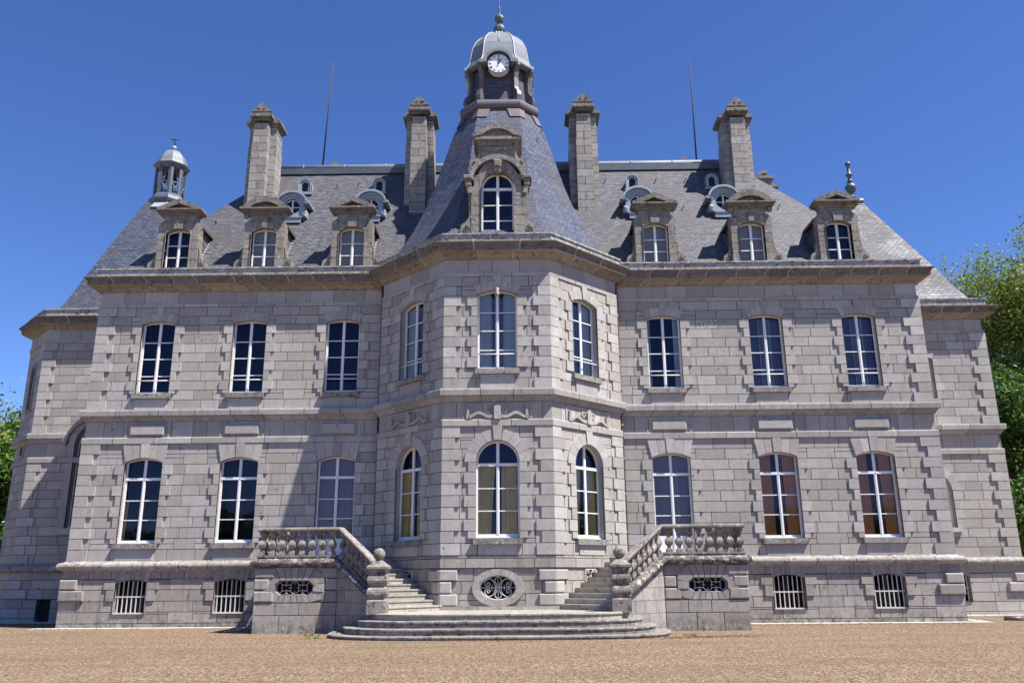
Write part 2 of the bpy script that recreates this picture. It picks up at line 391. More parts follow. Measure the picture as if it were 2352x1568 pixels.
# ------------------------------------------------------------------ windows
def voussoirs(sb, F, uc, w, zs, rise, n, mode, outer, d, keyd, keytop, keyw=None):
    h = w/2; Rr = (h*h+rise*rise)/(2*rise); a0 = math.asin(min(1., h/Rr)); cz = zs+rise-Rr
    for i in range(n):
        key = i == n//2
        t0, t1 = -a0+2*a0*i/n, -a0+2*a0*(i+1)/n
        g = .008
        inn = [(uc+Rr*sin(t0+(t1-t0)*k/4), cz+Rr*cos(t0+(t1-t0)*k/4)) for k in range(5)]
        if mode == 'flat':          # joints fan out from a point below
            fz = zs-w*2.3
            def ext(p, zt): k = (zt-fz)/(p[1]-fz); return (uc+(p[0]-uc)*k, zt)
            zt = keytop if key else outer
            a, b = ext(inn[0], zt), ext(inn[-1], zt)
            pts = [inn[0]]+inn[1:-1]+[inn[-1], b, a]
        else:
            if key: zt = keytop; a = (inn[0][0]-.05, zt); b = (inn[-1][0]+.05, zt); pts = inn+[b, a]
            else:
                ou = [(uc+(Rr+outer)*sin(t0+(t1-t0)*k/4), cz+(Rr+outer)*cos(t0+(t1-t0)*k/4)) for k in range(5)]
                pts = inn+ou[::-1]
        cu = sum(p[0] for p in pts)/len(pts); cc = sum(p[1] for p in pts)/len(pts)
        pts = [(cu+(p[0]-cu)*(1-g*5), cc+(p[1]-cc)*(1-g*3)) for p in pts]
        sb.prism(F, pts[::-1], -.03, keyd if key else d)
def opening(F, uc, w, zb, zs, rise, depth=.3, d=0.):
    """reveal walls and spandrel fill of an arched opening; returns the hole in the masonry"""
    s = MB(); o = outline(uc, w, zb, zs, rise, 14); n = len(o)
    for i in range(n):
        a, b = o[i], o[(i+1) % n]
        s.add([F.P(*a, d+.05 if a[1] <= zs+.001 and b[1] <= zs+.001 else d), F.P(*b, d+.05 if a[1] <= zs+.001 and b[1] <= zs+.001 else d), F.P(*b, d-depth), F.P(*a, d-depth)], [[0, 1, 2, 3]], (.5, .5, 0))
    arc = o[2:]; zt = zs+rise+.002
    for a, b in zip(arc, arc[1:]): s.add([F.P(*a, d-.004), F.P(*b, d-.004), F.P(b[0], zt, d-.004), F.P(a[0], zt, d-.004)], [[0, 1, 2, 3]], (.5, .5, 0))
    return s, (uc-w/2, uc+w/2, zb, zt)
def jambs(sb, F, uc, w, bounds, zb, zs, d, ls=(.37, .22), ph=0):
    for i, (a, b) in enumerate(zip(bounds, bounds[1:])):
        a2, b2 = max(a, zb), min(b, zs)
        if b2-a2 < .1: continue
        L = ls[(i+ph) % 2]
        for sg in (-1, 1):
            x0, x1 = sorted((uc+sg*w/2, uc+sg*(w/2+L)))
            sb.rect(F, x0, x1, a2+.011, b2-.011, -.02, d)
def ring2(mb, F, o1, o2, d0, d1):
    n = len(o1)
    for i in range(n):
        j = (i+1) % n
        mb.add([F.P(*o1[i], d1), F.P(*o1[j], d1), F.P(*o2[j], d1), F.P(*o2[i], d1)], [[0, 1, 2, 3]])
        mb.add([F.P(*o2[i], d1), F.P(*o2[j], d1), F.P(*o2[j], d0), F.P(*o2[i], d0)], [[0, 1, 2, 3]])
        mb.add([F.P(*o1[i], d1), F.P(*o1[j], d1), F.P(*o1[j], d0), F.P(*o1[i], d0)], [[0, 1, 2, 3]])
def drape(F, u0, u1, z0, z1, d, amp=.035, waves=5, flare=0.):
    m = MB(); n = 28
    for k in range(n):
        a, b = k/n, (k+1)/n
        def q(t, z):
            fl = flare*(1-(z-z0)/(z1-z0))
            return F.P(u0+(u1-u0)*t*(1-fl), z, d+amp*sin(t*waves*2*pi)+amp*.4*sin(t*waves*4.7*pi+1))
        m.add([q(a, z0), q(b, z0), q(b, z1), q(a, z1)], [[0, 1, 2, 3]], (.5, .5, 0), True)
    return m
def louvres(F, uc, h0, h1, z0, z1, d):
    m = MB()
    for sg in (-1, 1):
        a, b = sorted((uc+sg*h0, uc+sg*h1))
        m.rect(F, a-.015, a+.01, z0, z1, d-.03, d); m.rect(F, b-.01, b+.015, z0, z1, d-.03, d)
        z = z0+.05
        while z < z1-.05:
            m.add([F.P(a, z, d), F.P(b, z, d), F.P(b, z+.045, d-.03), F.P(a, z+.045, d-.03)], [[0, 1, 2, 3]]); z += .085
    return m
def window(F, uc, w, zb, zs, rise, parent, munt, transom=None, guard=None, inside=None, gd=-.21, sill=None, door=None, label=None, room=True, name='window', bot=.11, root=None, fw=.065):
    f = MB(); hw = w/2
    o1 = outline(uc, w, zb, zs, rise, 14)
    wi = w-2*fw; ri = rise-.0 if rise >= hw*.98 else rise*.96
    o2 = outline(uc, wi, zb+bot, zs, (wi/2) if rise >= hw*.98 else max(rise-.055, .02), 14)
    ring2(f, F, o1, o2, gd-.04, gd+.035)
    top = zs+rise
    f.rect(F, uc-.052, uc+.052, zb+bot, top-fw*.9, gd-.03, gd+.05)
    f.rect(F, uc-.018, uc+.018, zb+bot, (transom or top-fw)-.0, gd+.05, gd+.062)
    for z in munt: f.rect(F, uc-wi/2, uc+wi/2, z-.018, z+.018, gd-.02, gd+.018)
    if transom: f.rect(F, uc-hw+.01, uc+hw-.01, transom-.05, transom+.05, gd-.03, gd+.062)
    f.rect(F, uc-hw-.0, uc+hw+.0, zb, zb+.06, gd, gd+.10)
    if door:
        f.rect(F, uc-wi/2, uc+wi/2, door, door+.6, gd-.02, gd+.02)
    o = f.build(name, 'darkmatt' if name == 'basement_window' else 'white', parent, label)
    g = MB(); g.add([F.P(*p, gd-.006) for p in outline(uc, wi+.02, zb+bot*.8, zs, (wi/2) if rise >= hw*.98 else max(rise-.05, .02), 14)], [list(range(len(o2)))]); g.build('glass', 'glass', o)
    if sill:
        s = MB(); s.rect(F, uc-hw-.08, uc+hw+.08, zb-sill, zb+.0, -.05, .15); s.rect(F, uc-hw+.005, uc+hw-.005, zb-.02, zb+.015, -.3, -.05); s.build('sill', 'sill', o)
    if guard:
        b = MB(); b.tube([F.P(uc-hw, guard, -.04), F.P(uc+hw, guard, -.04)], .022, 6); b.build('guard_bar', 'white', o)
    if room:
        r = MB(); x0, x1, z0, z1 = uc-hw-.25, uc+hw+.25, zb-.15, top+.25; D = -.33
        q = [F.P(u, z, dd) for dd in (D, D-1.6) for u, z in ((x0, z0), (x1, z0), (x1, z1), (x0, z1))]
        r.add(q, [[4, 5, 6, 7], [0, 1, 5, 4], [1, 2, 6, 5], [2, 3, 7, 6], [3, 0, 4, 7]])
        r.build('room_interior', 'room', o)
    di = gd-.08; zt = top-.04
    ii = inside or ''
    if 'louvre' in ii: louvres(F, uc, .07, .22, zb+.1, zt-.1, gd-.08).build('shutter', 'pale', o)
    if 'sheer' in ii: drape(F, uc-hw+.03, uc+hw-.03, zb+.05, zt, di-.12, .02, 6).build('curtain', 'sheer', o)  # drape added to imitate bluish haze on the glass
    if 'palepanel' in ii:
        p = MB(); p.rect(F, uc-hw+.02, uc-.24, zb+.05, zt, di-.02, di); p.rect(F, uc+.24, uc+hw-.02, zb+.05, zt, di-.02, di); p.build('shutter_panel', 'pale', o)
    if 'sidepale' in ii:
        drape(F, uc-hw+.03, uc-hw+.17, zb+.05, zt, di, .02, 2).build('curtain', 'pale', o); drape(F, uc+hw-.26, uc+hw-.03, zb+.05, zt, di, .02, 2).build('curtain', 'pale', o)
    if 'yellow' in ii:
        zc = transom or zt
        drape(F, uc-hw+.02, uc-.10, zb+.05, zc, di, .03, 5, .25).build('curtain', 'yellow', o); drape(F, uc+.12, uc+hw-.02, zb+.05, zc, di-.02, .03, 5).build('curtain', 'yellow', o)
    if 'slip' in ii: drape(F, uc-hw+.02, uc-hw+.17, zb+.05, transom-.8, di, .02, 2, .3).build('curtain', 'yellow', o)
    if 'brown' in ii:
        p = MB()
        for a, b in ((uc-hw+.02, uc-.2), (uc+.14, uc+hw-.02)):
            p.rect(F, a, b, zb+.05, zt, di-.05, di-.01)
            for zz in (.1, .36, .62): p.rect(F, a+.06, b-.06, zb+.1+(zt-zb)*zz, zb+.05+(zt-zb)*(zz+.2), di-.01, di+.008)
        p.build('inner_shutter', 'brown', o); louvres(F, uc, .1, .2, zb+.1, zt-.1, di+.02).build('shutter', 'room', o)
    if 'mauve' in ii: drape(F, uc-hw+.02, uc+hw-.02, zb+.05, zt, di, .008, 6).build('blind', 'mauve', o)
    if 'blind' in ii: drape(F, uc-hw+.02, uc+hw-.02, zb+.05, zt, di, .004, 3).build('blind', 'blind', o)
    return o
def frame_all(o, s, sb, sm='stone', name='window_reveal'):
    s.build(name, sm, o); sb.build('window_surround', 'dressed' if sm == 'stone' else sm, o)
# ------------------------------------------------------------------ masonry of the main block
WALLS = [MB(), MB()]; core = MB(); quo = {}; bwall = MB(); BQ = {k: MB() for k in range(0, 15)}; BASES = [MB(), MB()]; frz = MB(); panels = MB()
holesL, holesU, holesB = [], [], []; PN = ([], [])
low_in = ['slip', '', 'mauve', 'louvre mauve', 'brown', 'brown']
up_in = ['', '', '', 'sidepale', 'louvre sheer', 'louvre sheer']
ll = ['ground floor window with dark panes and a slip of yellow curtain', None, 'glazed terrace door with a mauve blind', 'glazed terrace door with mauve blind and louvres', 'ground floor window with orange-brown inner shutters', 'ground floor window with orange-brown inner shutters']
for i, ux in enumerate(UX):
    dr = i in (2, 3); zb = TB if dr else 3.0
    s, h = opening(FW, ux, 1.46, zb, 6.04, .17); holesL.append(h)
    o = window(FW, ux, 1.46, zb, 6.04, .17, CH, [4.61, 3.88]+([3.12] if dr else []), 5.42, None, low_in[i], sill=None if dr else .19, door=TB+.1 if dr else None, label=ll[i], bot=.13)
    sb = MB(); jambs(sb, FW, ux, 1.46, LOW, zb, 6.05, .05)
    voussoirs(sb, FW, ux, 1.46, 6.04, .17, 5, 'flat', LB, .05, .075, LB)
    if not dr: sb.rect(FW, ux-.72, ux+.72, TB+.01, 2.80, -.02, .05)
    frame_all(o, s, sb)
    s, h = opening(FW, ux, 1.34, 8.72, 11.58, .12); holesU.append(h)
    o = window(FW, ux, 1.34, 8.72, 11.58, .12, CH, [10.86, 10.18, 9.48], None, 9.27, up_in[i], sill=.19)
    sb = MB(); jambs(sb, FW, ux, 1.34, UPP, 8.72, 11.58, .05)
    voussoirs(sb, FW, ux, 1.34, 11.58, .12, 7, 'ring', .34, .035, .055, UT)
    sb.rect(FW, ux-.62, ux+.62, MB1+.01, 8.52, -.02, .05)
    frame_all(o, s, sb)
    # raised frieze panels
    panels = MB(); PN[ux > 0].append(panels); panels.rect(FW, ux-.86, ux-.80, LBT, MB0, -.01, .03); panels.rect(FW, ux+.80, ux+.86, LBT, MB0, -.01, .03)
    panels.pillow(FW, ux-.66, ux+.66, 7.09, 7.47, -.01, .11, .03)
for ux in (-13.9, -10.23, 10.23, 13.87):
    s, h = opening(FB, ux, 1.18, .50, 1.60, .11, .34); holesB.append(h)
    o = window(FB, ux, 1.18, .50, 1.60, .11, CH, [], None, None, '', gd=-.30, label='barred basement window', bot=.03, name='basement_window', fw=.03)
    b = MB()
    for k in range(7): b.rect(FB, ux-.59+1.18*(k+.5)/7-.017, ux-.59+1.18*(k+.5)/7+.017, .52, 1.66, -.14, -.105)
    b.rect(FB, ux-.58, ux+.58, 1.08, 1.125, -.15, -.10); b.rect(FB, ux-.59, ux+.59, .50, .545, -.2, -.02); b.build('bars', 'whiteiron', o)
    sb = MB(); jambs(sb, FB, ux, 1.18, BAS, .95, 1.62, .05, (.42, .30)); voussoirs(sb, FB, ux, 1.18, 1.60, .11, 7, 'flat', 2.05, .02, .02, 2.05); frame_all(o, s, sb, 'basest')
stains = [(-12.1, 11.1, .6, .8), (7.9, 11.4, .7, 1.), (8.6, 9.6, .9, .35), (8.0, 10.2, .8, .25), (9.1, 9.2, .5, .3), (-15.0, 11.0, .4, .4), (-2, 8.3, 1, .3)]
for a, b in ((-WX, BX-R), (BX+R, WX)):
    wall = WALLS[a > 0]
    ashlar(wall, core, FW, a, b, LOW, holesL, 0, .98)
    ashlar(wall, core, FW, a, b, UPP, holesU, 0, .95, stain=stains)
    ashlar(wall, core, FW, a, b, [LBT, MB0], [], 0, .75, j=.009)
    ashlar(wall, core, FW, a, b, [UT+.13, FT], [], 0, 1.1, j=.009)
ashlar(BASES[0], core, FB, -WX-.11, -4.9, BAS, holesB, 0, 1.1); ashlar(BASES[1], core, FB, 4.3, WX+.11, BAS, holesB, 0, 1.1)
for F, u0, u1 in ((FSR, 0, PY), (FSL, 0, PY)):
    wall = WALLS[F is FSR]
    ashlar(wall, core, F, u0, u1, BAS+[TB], [], .11 if 0 else 0, 1.1); ashlar(wall, core, F, u0, u1, LOW+[LBT, MB0, MB1], [], 0, .98); ashlar(wall, core, F, u0, u1, UPP[:-1]+[UT, FT], [], 0, .95)
def quoins(mb, F, uc, sg, bounds, d=.06, ls=(.68, .45), ext=.06, ph=0):
    for i, (a, b) in enumerate(zip(bounds, bounds[1:])):
        L = ls[(i+ph) % 2]; x0, x1 = sorted((uc+sg*ext, uc-sg*L)); mb.rect(F, x0, x1, a+.011, b-.011, -.02, d+random.uniform(-.003, .003))
for F, uc, sg in ((FW, -WX, -1), (FW, WX, 1)):
    quo[sg] = (MB(), MB()); quoins(quo[sg][0], F, uc, sg, LOW); quoins(quo[sg][1], F, uc, sg, UPP)
for F, uc, sg in ((FSR, 0, -1), (FSL, PY, 1)):
    quoins(quo[-sg][0], F, uc, sg, LOW, ph=1, ext=.0); quoins(quo[-sg][1], F, uc, sg, UPP, ph=1, ext=.0)
for sg in (-1, 1):
    x = sg*(WX+.11)
    for (z0, z1, L) in ((1.36, 1.72, .62), (.96, 1.34, .92)):
        x0, x1 = sorted((x+sg*.03, x-sg*L)); BASES[sg > 0].pillow(FB, x0, x1, z0, z1, -.02, .11, .045)
for k, sd in enumerate(('left', 'right')):
    w_ = WALLS[k].build('wing_wall', 'stone', CH, f'ashlar wall of the {sd} wing'); BASES[k].build('plinth', 'basest', CH); [q_.build('quoins', 'dressed', w_) for q_ in quo[k*2-1]]
    for p_ in PN[k]: p_.build('frieze_panel', 'stone', w_)
# ------------------------------------------------------------------ projecting bay
hl, hu = {}, {}
bin_ = 'yellow'
for F, uc, k in ((FBF, 0., 'F'), (FBR, 1.88, 'R'), (FBL, 1.93, 'L')):
    s, h = opening(F, uc, 1.5, 2.95, 5.52, .75, .34); hl[k] = [h]
    o = window(F, uc, 1.5, 2.95, 5.52, .75, CH, [4.63, 3.87], 5.44, None, bin_, sill=.2, gd=-.24, label='tall round-arched bay window with yellow curtains', bot=.15)
    sb = MB(); jambs(sb, F, uc, 1.5, LOW, 2.95, 5.52, .05, (.4, .4-.14))
    voussoirs(sb, F, uc, 1.5, 5.52, .75, 9, 'ring', .40, .05, .09, LB); sb.rect(F, uc-.66, uc+.66, TB+.01, 2.74, -.02, .05); frame_all(o, s, sb)
    s, h = opening(F, uc, 1.42, 8.80, 11.59, .18, .34); hu[k] = [h]
    o = window(F, uc, 1.42, 8.80, 11.59, .18, CH, [10.96, 10.27, 9.55], None, 9.36, 'louvre palepanel', sill=.19, gd=-.24, label='upper bay window with pale louvred shutters behind the glass')
    sb = MB(); jambs(sb, F, uc, 1.42, UPP, 8.8, 11.59, .05); voussoirs(sb, F, uc, 1.42, 11.59, .18, 7, 'ring', .34, .035, .08, UT)
    sb.rect(F, uc-.6, uc+.6, MB1+.01, 8.60, -.02, .05); frame_all(o, s, sb)
    if k == 'F':
        for dz in (0,): sb2 = MB(); sb2.lathe(F.P(0, 11.62, .12), [(.02, -.16), (.07, -.12), (.09, 0), (.05, .06), (.09, .16), (.02, .2)], 8); sb2.build('keystone_boss', 'stone', o)
bbase = MB()
BB = [.66, .78, 1.17, 1.57, 1.99, 2.30, TB]
OV = (0., 1.36)
def ell(a, b, n=40, c=OV): return [(c[0]+a*cos(2*pi*i/n), c[1]+b*sin(2*pi*i/n)) for i in range(n)]
for F, u0, u1, k in ((FBF, -HW, HW, 'F'), (FBR, 0, FL, 'R'), (FBL, 0, FL, 'L'), (FBR2, 0, .495, ''), (FBL2, 0, .495, '')):
    ashlar(bwall, core, F, u0, u1, LOW, hl.get(k, []), 0, .7); ashlar(bwall, core, F, u0, u1, UPP, hu.get(k, []), 0, .7)
    ashlar(bwall, core, F, u0, u1, [LBT, MB0], [], 0, .8, j=.009); ashlar(bwall, core, F, u0, u1, [UT+.13, FT], [], 0, 1.1, j=.009)
    ho = [(-.62, .62, .96, 1.76)] if k == 'F' else []
    ashlar(bbase, core, F, u0, u1, BB[1:-2], ho, .0, 1.1); ashlar(bbase, core, F, u0-.02, u1+.02, [1.99, 2.30], [], .06, 1.3); ashlar(bbase, core, F, u0, u1, [2.30, TB], [], .03, 1.3)
    LR = {'F': (2, 3), 'R': (3, 4), 'L': (1, 2)}.get(k)
    if LR:
        for fl_, bd in ((0, LOW), (5, UPP)):
            quoins(BQ[LR[0]+fl_], F, u0, -1, bd, .05, (.42, .60) if k == 'R' else (.6, .42), .02)
            quoins(BQ[LR[1]+fl_], F, u1, 1, bd, .05, (.42, .60) if k == 'L' else (.6, .42), .02)
        for (z0, z1, L) in ((1.59, 1.93, .55), (1.19, 1.55, .36), (.80, 1.16, .55)):
            if k != 'L': BQ[LR[0]+10].pillow(F, u0-.04, u0+L, z0, z1, -.02, .10, .035)
            if k != 'R': BQ[LR[1]+10].pillow(F, u1-L, u1+.04, z0, z1, -.02, .10, .035)
# oval basement light
ov = MB(); n = 14
for i in range(n):
    pts = []
    for k in range(5): a = 2*pi*(i+k/4*.985)/n+.1; pts.append((OV[0]+.60*cos(a), OV[1]+.40*sin(a)))
    for k in range(4, -1, -1): a = 2*pi*(i+k/4*.985)/n+.1; pts.append((OV[0]+.86*cos(a), OV[1]+.60*sin(a)))
    ov.prism(FBF, pts[::-1], -.02, .09)
e1 = ell(.60, .40)
for a, b in zip(e1, e1[1:]+e1[:1]): ov.add([FBF.P(*a, .09), FBF.P(*b, .09), FBF.P(*b, -.3), FBF.P(*a, -.3)], [[0, 1, 2, 3]])
e2 = ell(.85, .59)
for a, b in zip(e1+[e1[0]], (e1+[e1[0]])[1:]):
    def far(p): k = min(.63/max(abs(p[0]-OV[0]), 1e-6), .42/max(abs(p[1]-OV[1]), 1e-6)); return (OV[0]+(p[0]-OV[0])*k, OV[1]+(p[1]-OV[1])*k)
    ov.add([FBF.P(*a, -.01), FBF.P(*b, -.01), FBF.P(*far(b), -.01), FBF.P(*far(a), -.01)], [[0, 1, 2, 3]])
g = MB()
bk = MB(); bk.rect(FBF, -.7, .7, .9, 1.8, -.62, -.6); bk.rect(FBF, -.72, -.66, .9, 1.8, -.6, -.3); bk.rect(FBF, .66, .72, .9, 1.8, -.6, -.3)
ovo = ov.build('oval_window', 'trim', CH, 'oval basement opening with white scrolled ironwork'); bk.build('room_interior', 'room', ovo)
dI = -.05
def gt(pts, r=.014): g.tube(pts, r, 5)
ee = ell(.585, .385, 40); gt([FBF.P(*p, dI) for p in ee+ee[:1]], .02)
gt([FBF.P(-.58, 1.36, dI), FBF.P(.58, 1.36, dI)], .013); gt([FBF.P(0, .98, dI), FBF.P(0, 1.74, dI)], .013)
for sx in (-1, 1):
    for sz in (-1, 1):
        c = [(0.095*sx, 0), (.10*sx, .10*sz), (.16*sx, .22*sz), (.27*sx, .29*sz), (.38*sx, .26*sz), (.455*sx, .16*sz), (.42*sx, .06*sz), (.33*sx, .035*sz), (.27*sx, .09*sz), (.29*sx, .16*sz), (.35*sx, .165*sz), (.37*sx, .12*sz), (.335*sx, .10*sz)]
        gt([FBF.P(a, 1.36+b, dI) for a, b in c], .016)
        gt([FBF.P(a, 1.36+b, dI) for a, b in [(.04*sx, 0), (.045*sx, .1*sz), (.10*sx, .20*sz), (.11*sx, .28*sz), (.06*sx, .31*sz), (0, .38*sz)]], .014)
        gt([FBF.P(a, 1.36+b, dI) for a, b in [(.2*sx, .0*sz), (.215*sx, .06*sz), (.18*sx, .1*sz)]], .009)
g.build('grille', 'whiteiron', ovo)
# relief panels between the floors of the bay
RELS = []
for F, uc in ((FBF, 0.), (FBR, 1.9), (FBL, 1.9)):
    rel = MB(); RELS.append(rel)
    S = .93
    q = lambda a, b: (uc+a*S, 7.33+b*S)
    rel.prism(F, [q(-.13, -.36), q(.13, -.36), q(.13, .10), q(.09, .16), q(.05, .17), q(0, .25), q(-.05, .17), q(-.09, .16), q(-.13, .10)], -.01, .13)
    for sg in (-1, 1):
        up = []; lo = []
        for k in range(17):
            t = k/16; a = .14+t*.95; b = -.20+.16*sin(pi*(t-.18)/.82)**2*(1 if t > .18 else 0)-.02*t
            up.append(q(sg*a, b)); lo.append(q(sg*a, b-.12))
        p = up+lo[::-1]; rel.prism(F, p if sg < 0 else p[::-1], -.01, .09)
        p = [q(sg*1.06, -.34), q(sg*1.18, -.34), q(sg*1.14, .06), q(sg*1.06, .08)]; rel.prism(F, p if sg > 0 else p[::-1], -.01, .09)
        rel.tube([F.P(*q(sg*(.26+(.13-.09*k/18)*cos(-pi*.5+2.6*pi*k/18)), -.0+(.13-.09*k/18)*sin(-pi*.5+2.6*pi*k/18)), .03) for k in range(19)], .035, 6)
    for a, b in ((-1.2, -1.15), (1.15, 1.2)): rel.rect(F, uc+a, uc+b, 7.02, 7.56, -.01, .03)
    rel.rect(F, uc-1.2, uc+1.2, 7.52, 7.57, -.01, .035)
bbase.build('bay_plinth', 'basest', CH); bw = bwall.build('bay_wall', 'stone', CH, 'ashlar wall of the projecting central bay'); [q_.build('quoins', 'dressed', bw) for q_ in BQ.values() if q_.v]; [r_.build('relief_ornament', 'stone', bw) for r_ in RELS]
for F, uc in ((FBR, 1.75), (FBL, FL-1.8)):
    v = MB()
    for a, b, c, d in ((-.28, .28, 1.92, 1.95), (-.28, .28, 1.54, 1.57), (-.28, -.25, 1.54, 1.95), (.25, .28, 1.54, 1.95)): v.rect(F, uc+a, uc+b, c, d, 0, .05)
    for sx in (-1, 1):
        for sz in (-1, 1): v.tube([F.P(uc+sx*a*1.4, 1.745+sz*b, .04) for a, b in [(.02, 0), (.04, .1), (.1, .17), (.15, .12), (.12, .05), (.08, .08), (.1, .12)]], .012, 5)
    vo = v.build('air_vent', 'whiteiron', CH); v = MB(); v.rect(F, uc-.27, uc+.27, 1.55, 1.94, 0, .012); v.build('vent_back', 'room', vo)
# ------------------------------------------------------------------ pavilions set back at both ends
PW = [MB(), MB()]; PQ = [MB(), MB(), MB(), MB()]
hp = []; hpb = []
o_ = []
s1, h = opening(FP, 18.5, 1.5, 3.6, 5.2, .75, .5); hp.append(h)
o = window(FP, 18.5, 1.5, 3.6, 5.2, .75, CH, [4.4], 5.15, None, '', gd=-.3, label='round-arched window of the set-back right pavilion')
sb = MB(); jambs(sb, FP, 18.5, 1.5, LOW, 3.6, 5.2, .012); voussoirs(sb, FP, 18.5, 1.5, 5.2, .75, 9, 'ring', .35, .02, .02, 6.3); sb.rect(FP, 17.6, 19.42, 3.42, 3.6, -.05, .14); frame_all(o, s1, sb)
s1, h = opening(FP, 18.5, 1.4, 9.25, 11.1, .15, .4); hp2 = [h]
o = window(FP, 18.5, 1.4, 9.25, 11.1, .15, CH, [10.5, 9.9], None, None, '', gd=-.3)
sb = MB(); jambs(sb, FP, 18.5, 1.4, UPP, 9.25, 11.1, .012); voussoirs(sb, FP, 18.5, 1.4, 11.1, .15, 7, 'ring', .34, .02, .02, 11.6); sb.rect(FP, 17.7, 19.3, 9.1, 9.25, -.05, .12); frame_all(o, s1, sb)
s1, h = opening(FPB, 18.78, 1.2, .58, 1.6, .1, .34); hpb.append(h)
o = window(FPB, 18.78, 1.2, .58, 1.6, .1, CH, [], None, None, '', gd=-.3, bot=.03, name='basement_window', fw=.03)
b = MB()
for k in range(7): b.rect(FPB, 18.18+1.2*(k+.5)/7-.017, 18.18+1.2*(k+.5)/7+.017, .58, 1.67, -.14, -.105)
b.rect(FPB, 18.18, 19.38, 1.1, 1.145, -.15, -.10); b.build('bars', 'whiteiron', o)
sb = MB(); voussoirs(sb, FPB, 18.78, 1.2, 1.6, .1, 7, 'flat', 2.05, .02, .02, 2.05); frame_all(o, s1, sb, 'basest')
# tall chapel window, left
s1, h = opening(FP, -18.35, 2.3, 3.9, 7.5, 1.15, .5); hc = [h]
o = window(FP, -18.35, 2.3, 3.9, 7.5, 1.15, CH, [6.6, 5.7, 4.8], None, None, '', gd=-.35, label='tall round-arched chapel window, dark leaded glass', fw=.04, name='chapel_window')
sb = MB(); voussoirs(sb, FP, -18.35, 2.3, 7.5, 1.15, 15, 'ring', .28, .09, .09, 8.95)
for sg in (-1, 1): sb.rect(FP, -18.35+sg*1.29-.14, -18.35+sg*1.29+.14, 3.9, 7.5, -.02, .012)
sb.rect(FP, -19.75, -16.95, 3.62, 3.9, -.05, .16); frame_all(o, s1, sb)
dd = MB(); dd.rect(FPB, -20.2, -19.6, 0, .93, -.3, -.28); dd.build('cellar_door', 'room', CH, 'low dark cellar door at the foot of the left pavilion')
HD = [(-20.2, -19.6, -.2, .93)]
for F, u0, u1, hL, hU, hB in ((FP, WX, PXR, hp, hp2, hpb), (FP, PXL, -WX, hc, hc, HD), (FOB, 0, 1.65*sqrt(2), [], [], []), (FPR, 0, 9, [], [], []), (FOB2, 0, 6.5, [], [], [])):
    pw = PW[F.O[0] > 0 or u0 > 0]
    ashlar(pw, core, F, u0, u1, LOW, hL, 0, .95); ashlar(pw, core, F, u0, u1, UPP, hU, 0, .95)
    ashlar(pw, core, F, u0, u1, [LBT, MB0], hL, 0, .8, j=.009); ashlar(pw, core, F, u0, u1, [UT+.13, FT], [], 0, 1., j=.009)
    ashlar(pw, core, F, u0-(.1 if F is FP and u0 < 0 else 0), u1+(.11 if F is FP and u0 > 0 else 0), BAS, hB, .11, 1.1)
for fl_, bd in ((0, LOW), (2, UPP)):
    quoins(PQ[1+fl_], FP, PXR, 1, bd); quoins(PQ[1+fl_], FPR, 0, -1, bd, ph=1, ext=0)
    quoins(PQ[fl_], FP, PXL, -1, bd, .05, (.62, .42), .02); quoins(PQ[fl_], FOB, FL*0+1.65*sqrt(2), 1, bd, .05, (.42, .62), .02)
for (z0, z1, L) in ((1.36, 1.72, .55), (.96, 1.34, .85)):
    PQ[1].pillow(FPB, PXR+.11-L, PXR+.14, z0, z1, -.02, .10, .045); PQ[0].pillow(FPB, PXL-.05, PXL+L, z0, z1, -.02, .08, .045)
for (zc, z0, z1) in ((10.0, 9.2, 11.2), (7.0, 7.1, 7.6)):
    ni = MB(); o1 = outline(1.17, .7, z0, z1, .35, 12); o2 = outline(1.17, .45, z0+.1, z1, .225, 12); ring2(ni, FOB, o1, o2, -.01, .07)
    nb = MB(); nb.add([FOB.P(*p, .004) for p in o2], [list(range(len(o2)))]); k = ni.build('niche', 'trim', CH, 'small arched slit on the slanted left pavilion face'); nb.build('slit_glass', 'room', k)
for k, sd in enumerate(('left', 'right')): p_ = PW[k].build('pavilion_wall', 'stone', CH, f'ashlar wall of the set-back {sd} pavilion'); PQ[k].build('quoins', 'dressed', p_); PQ[k+2].build('quoins', 'dressed', p_)
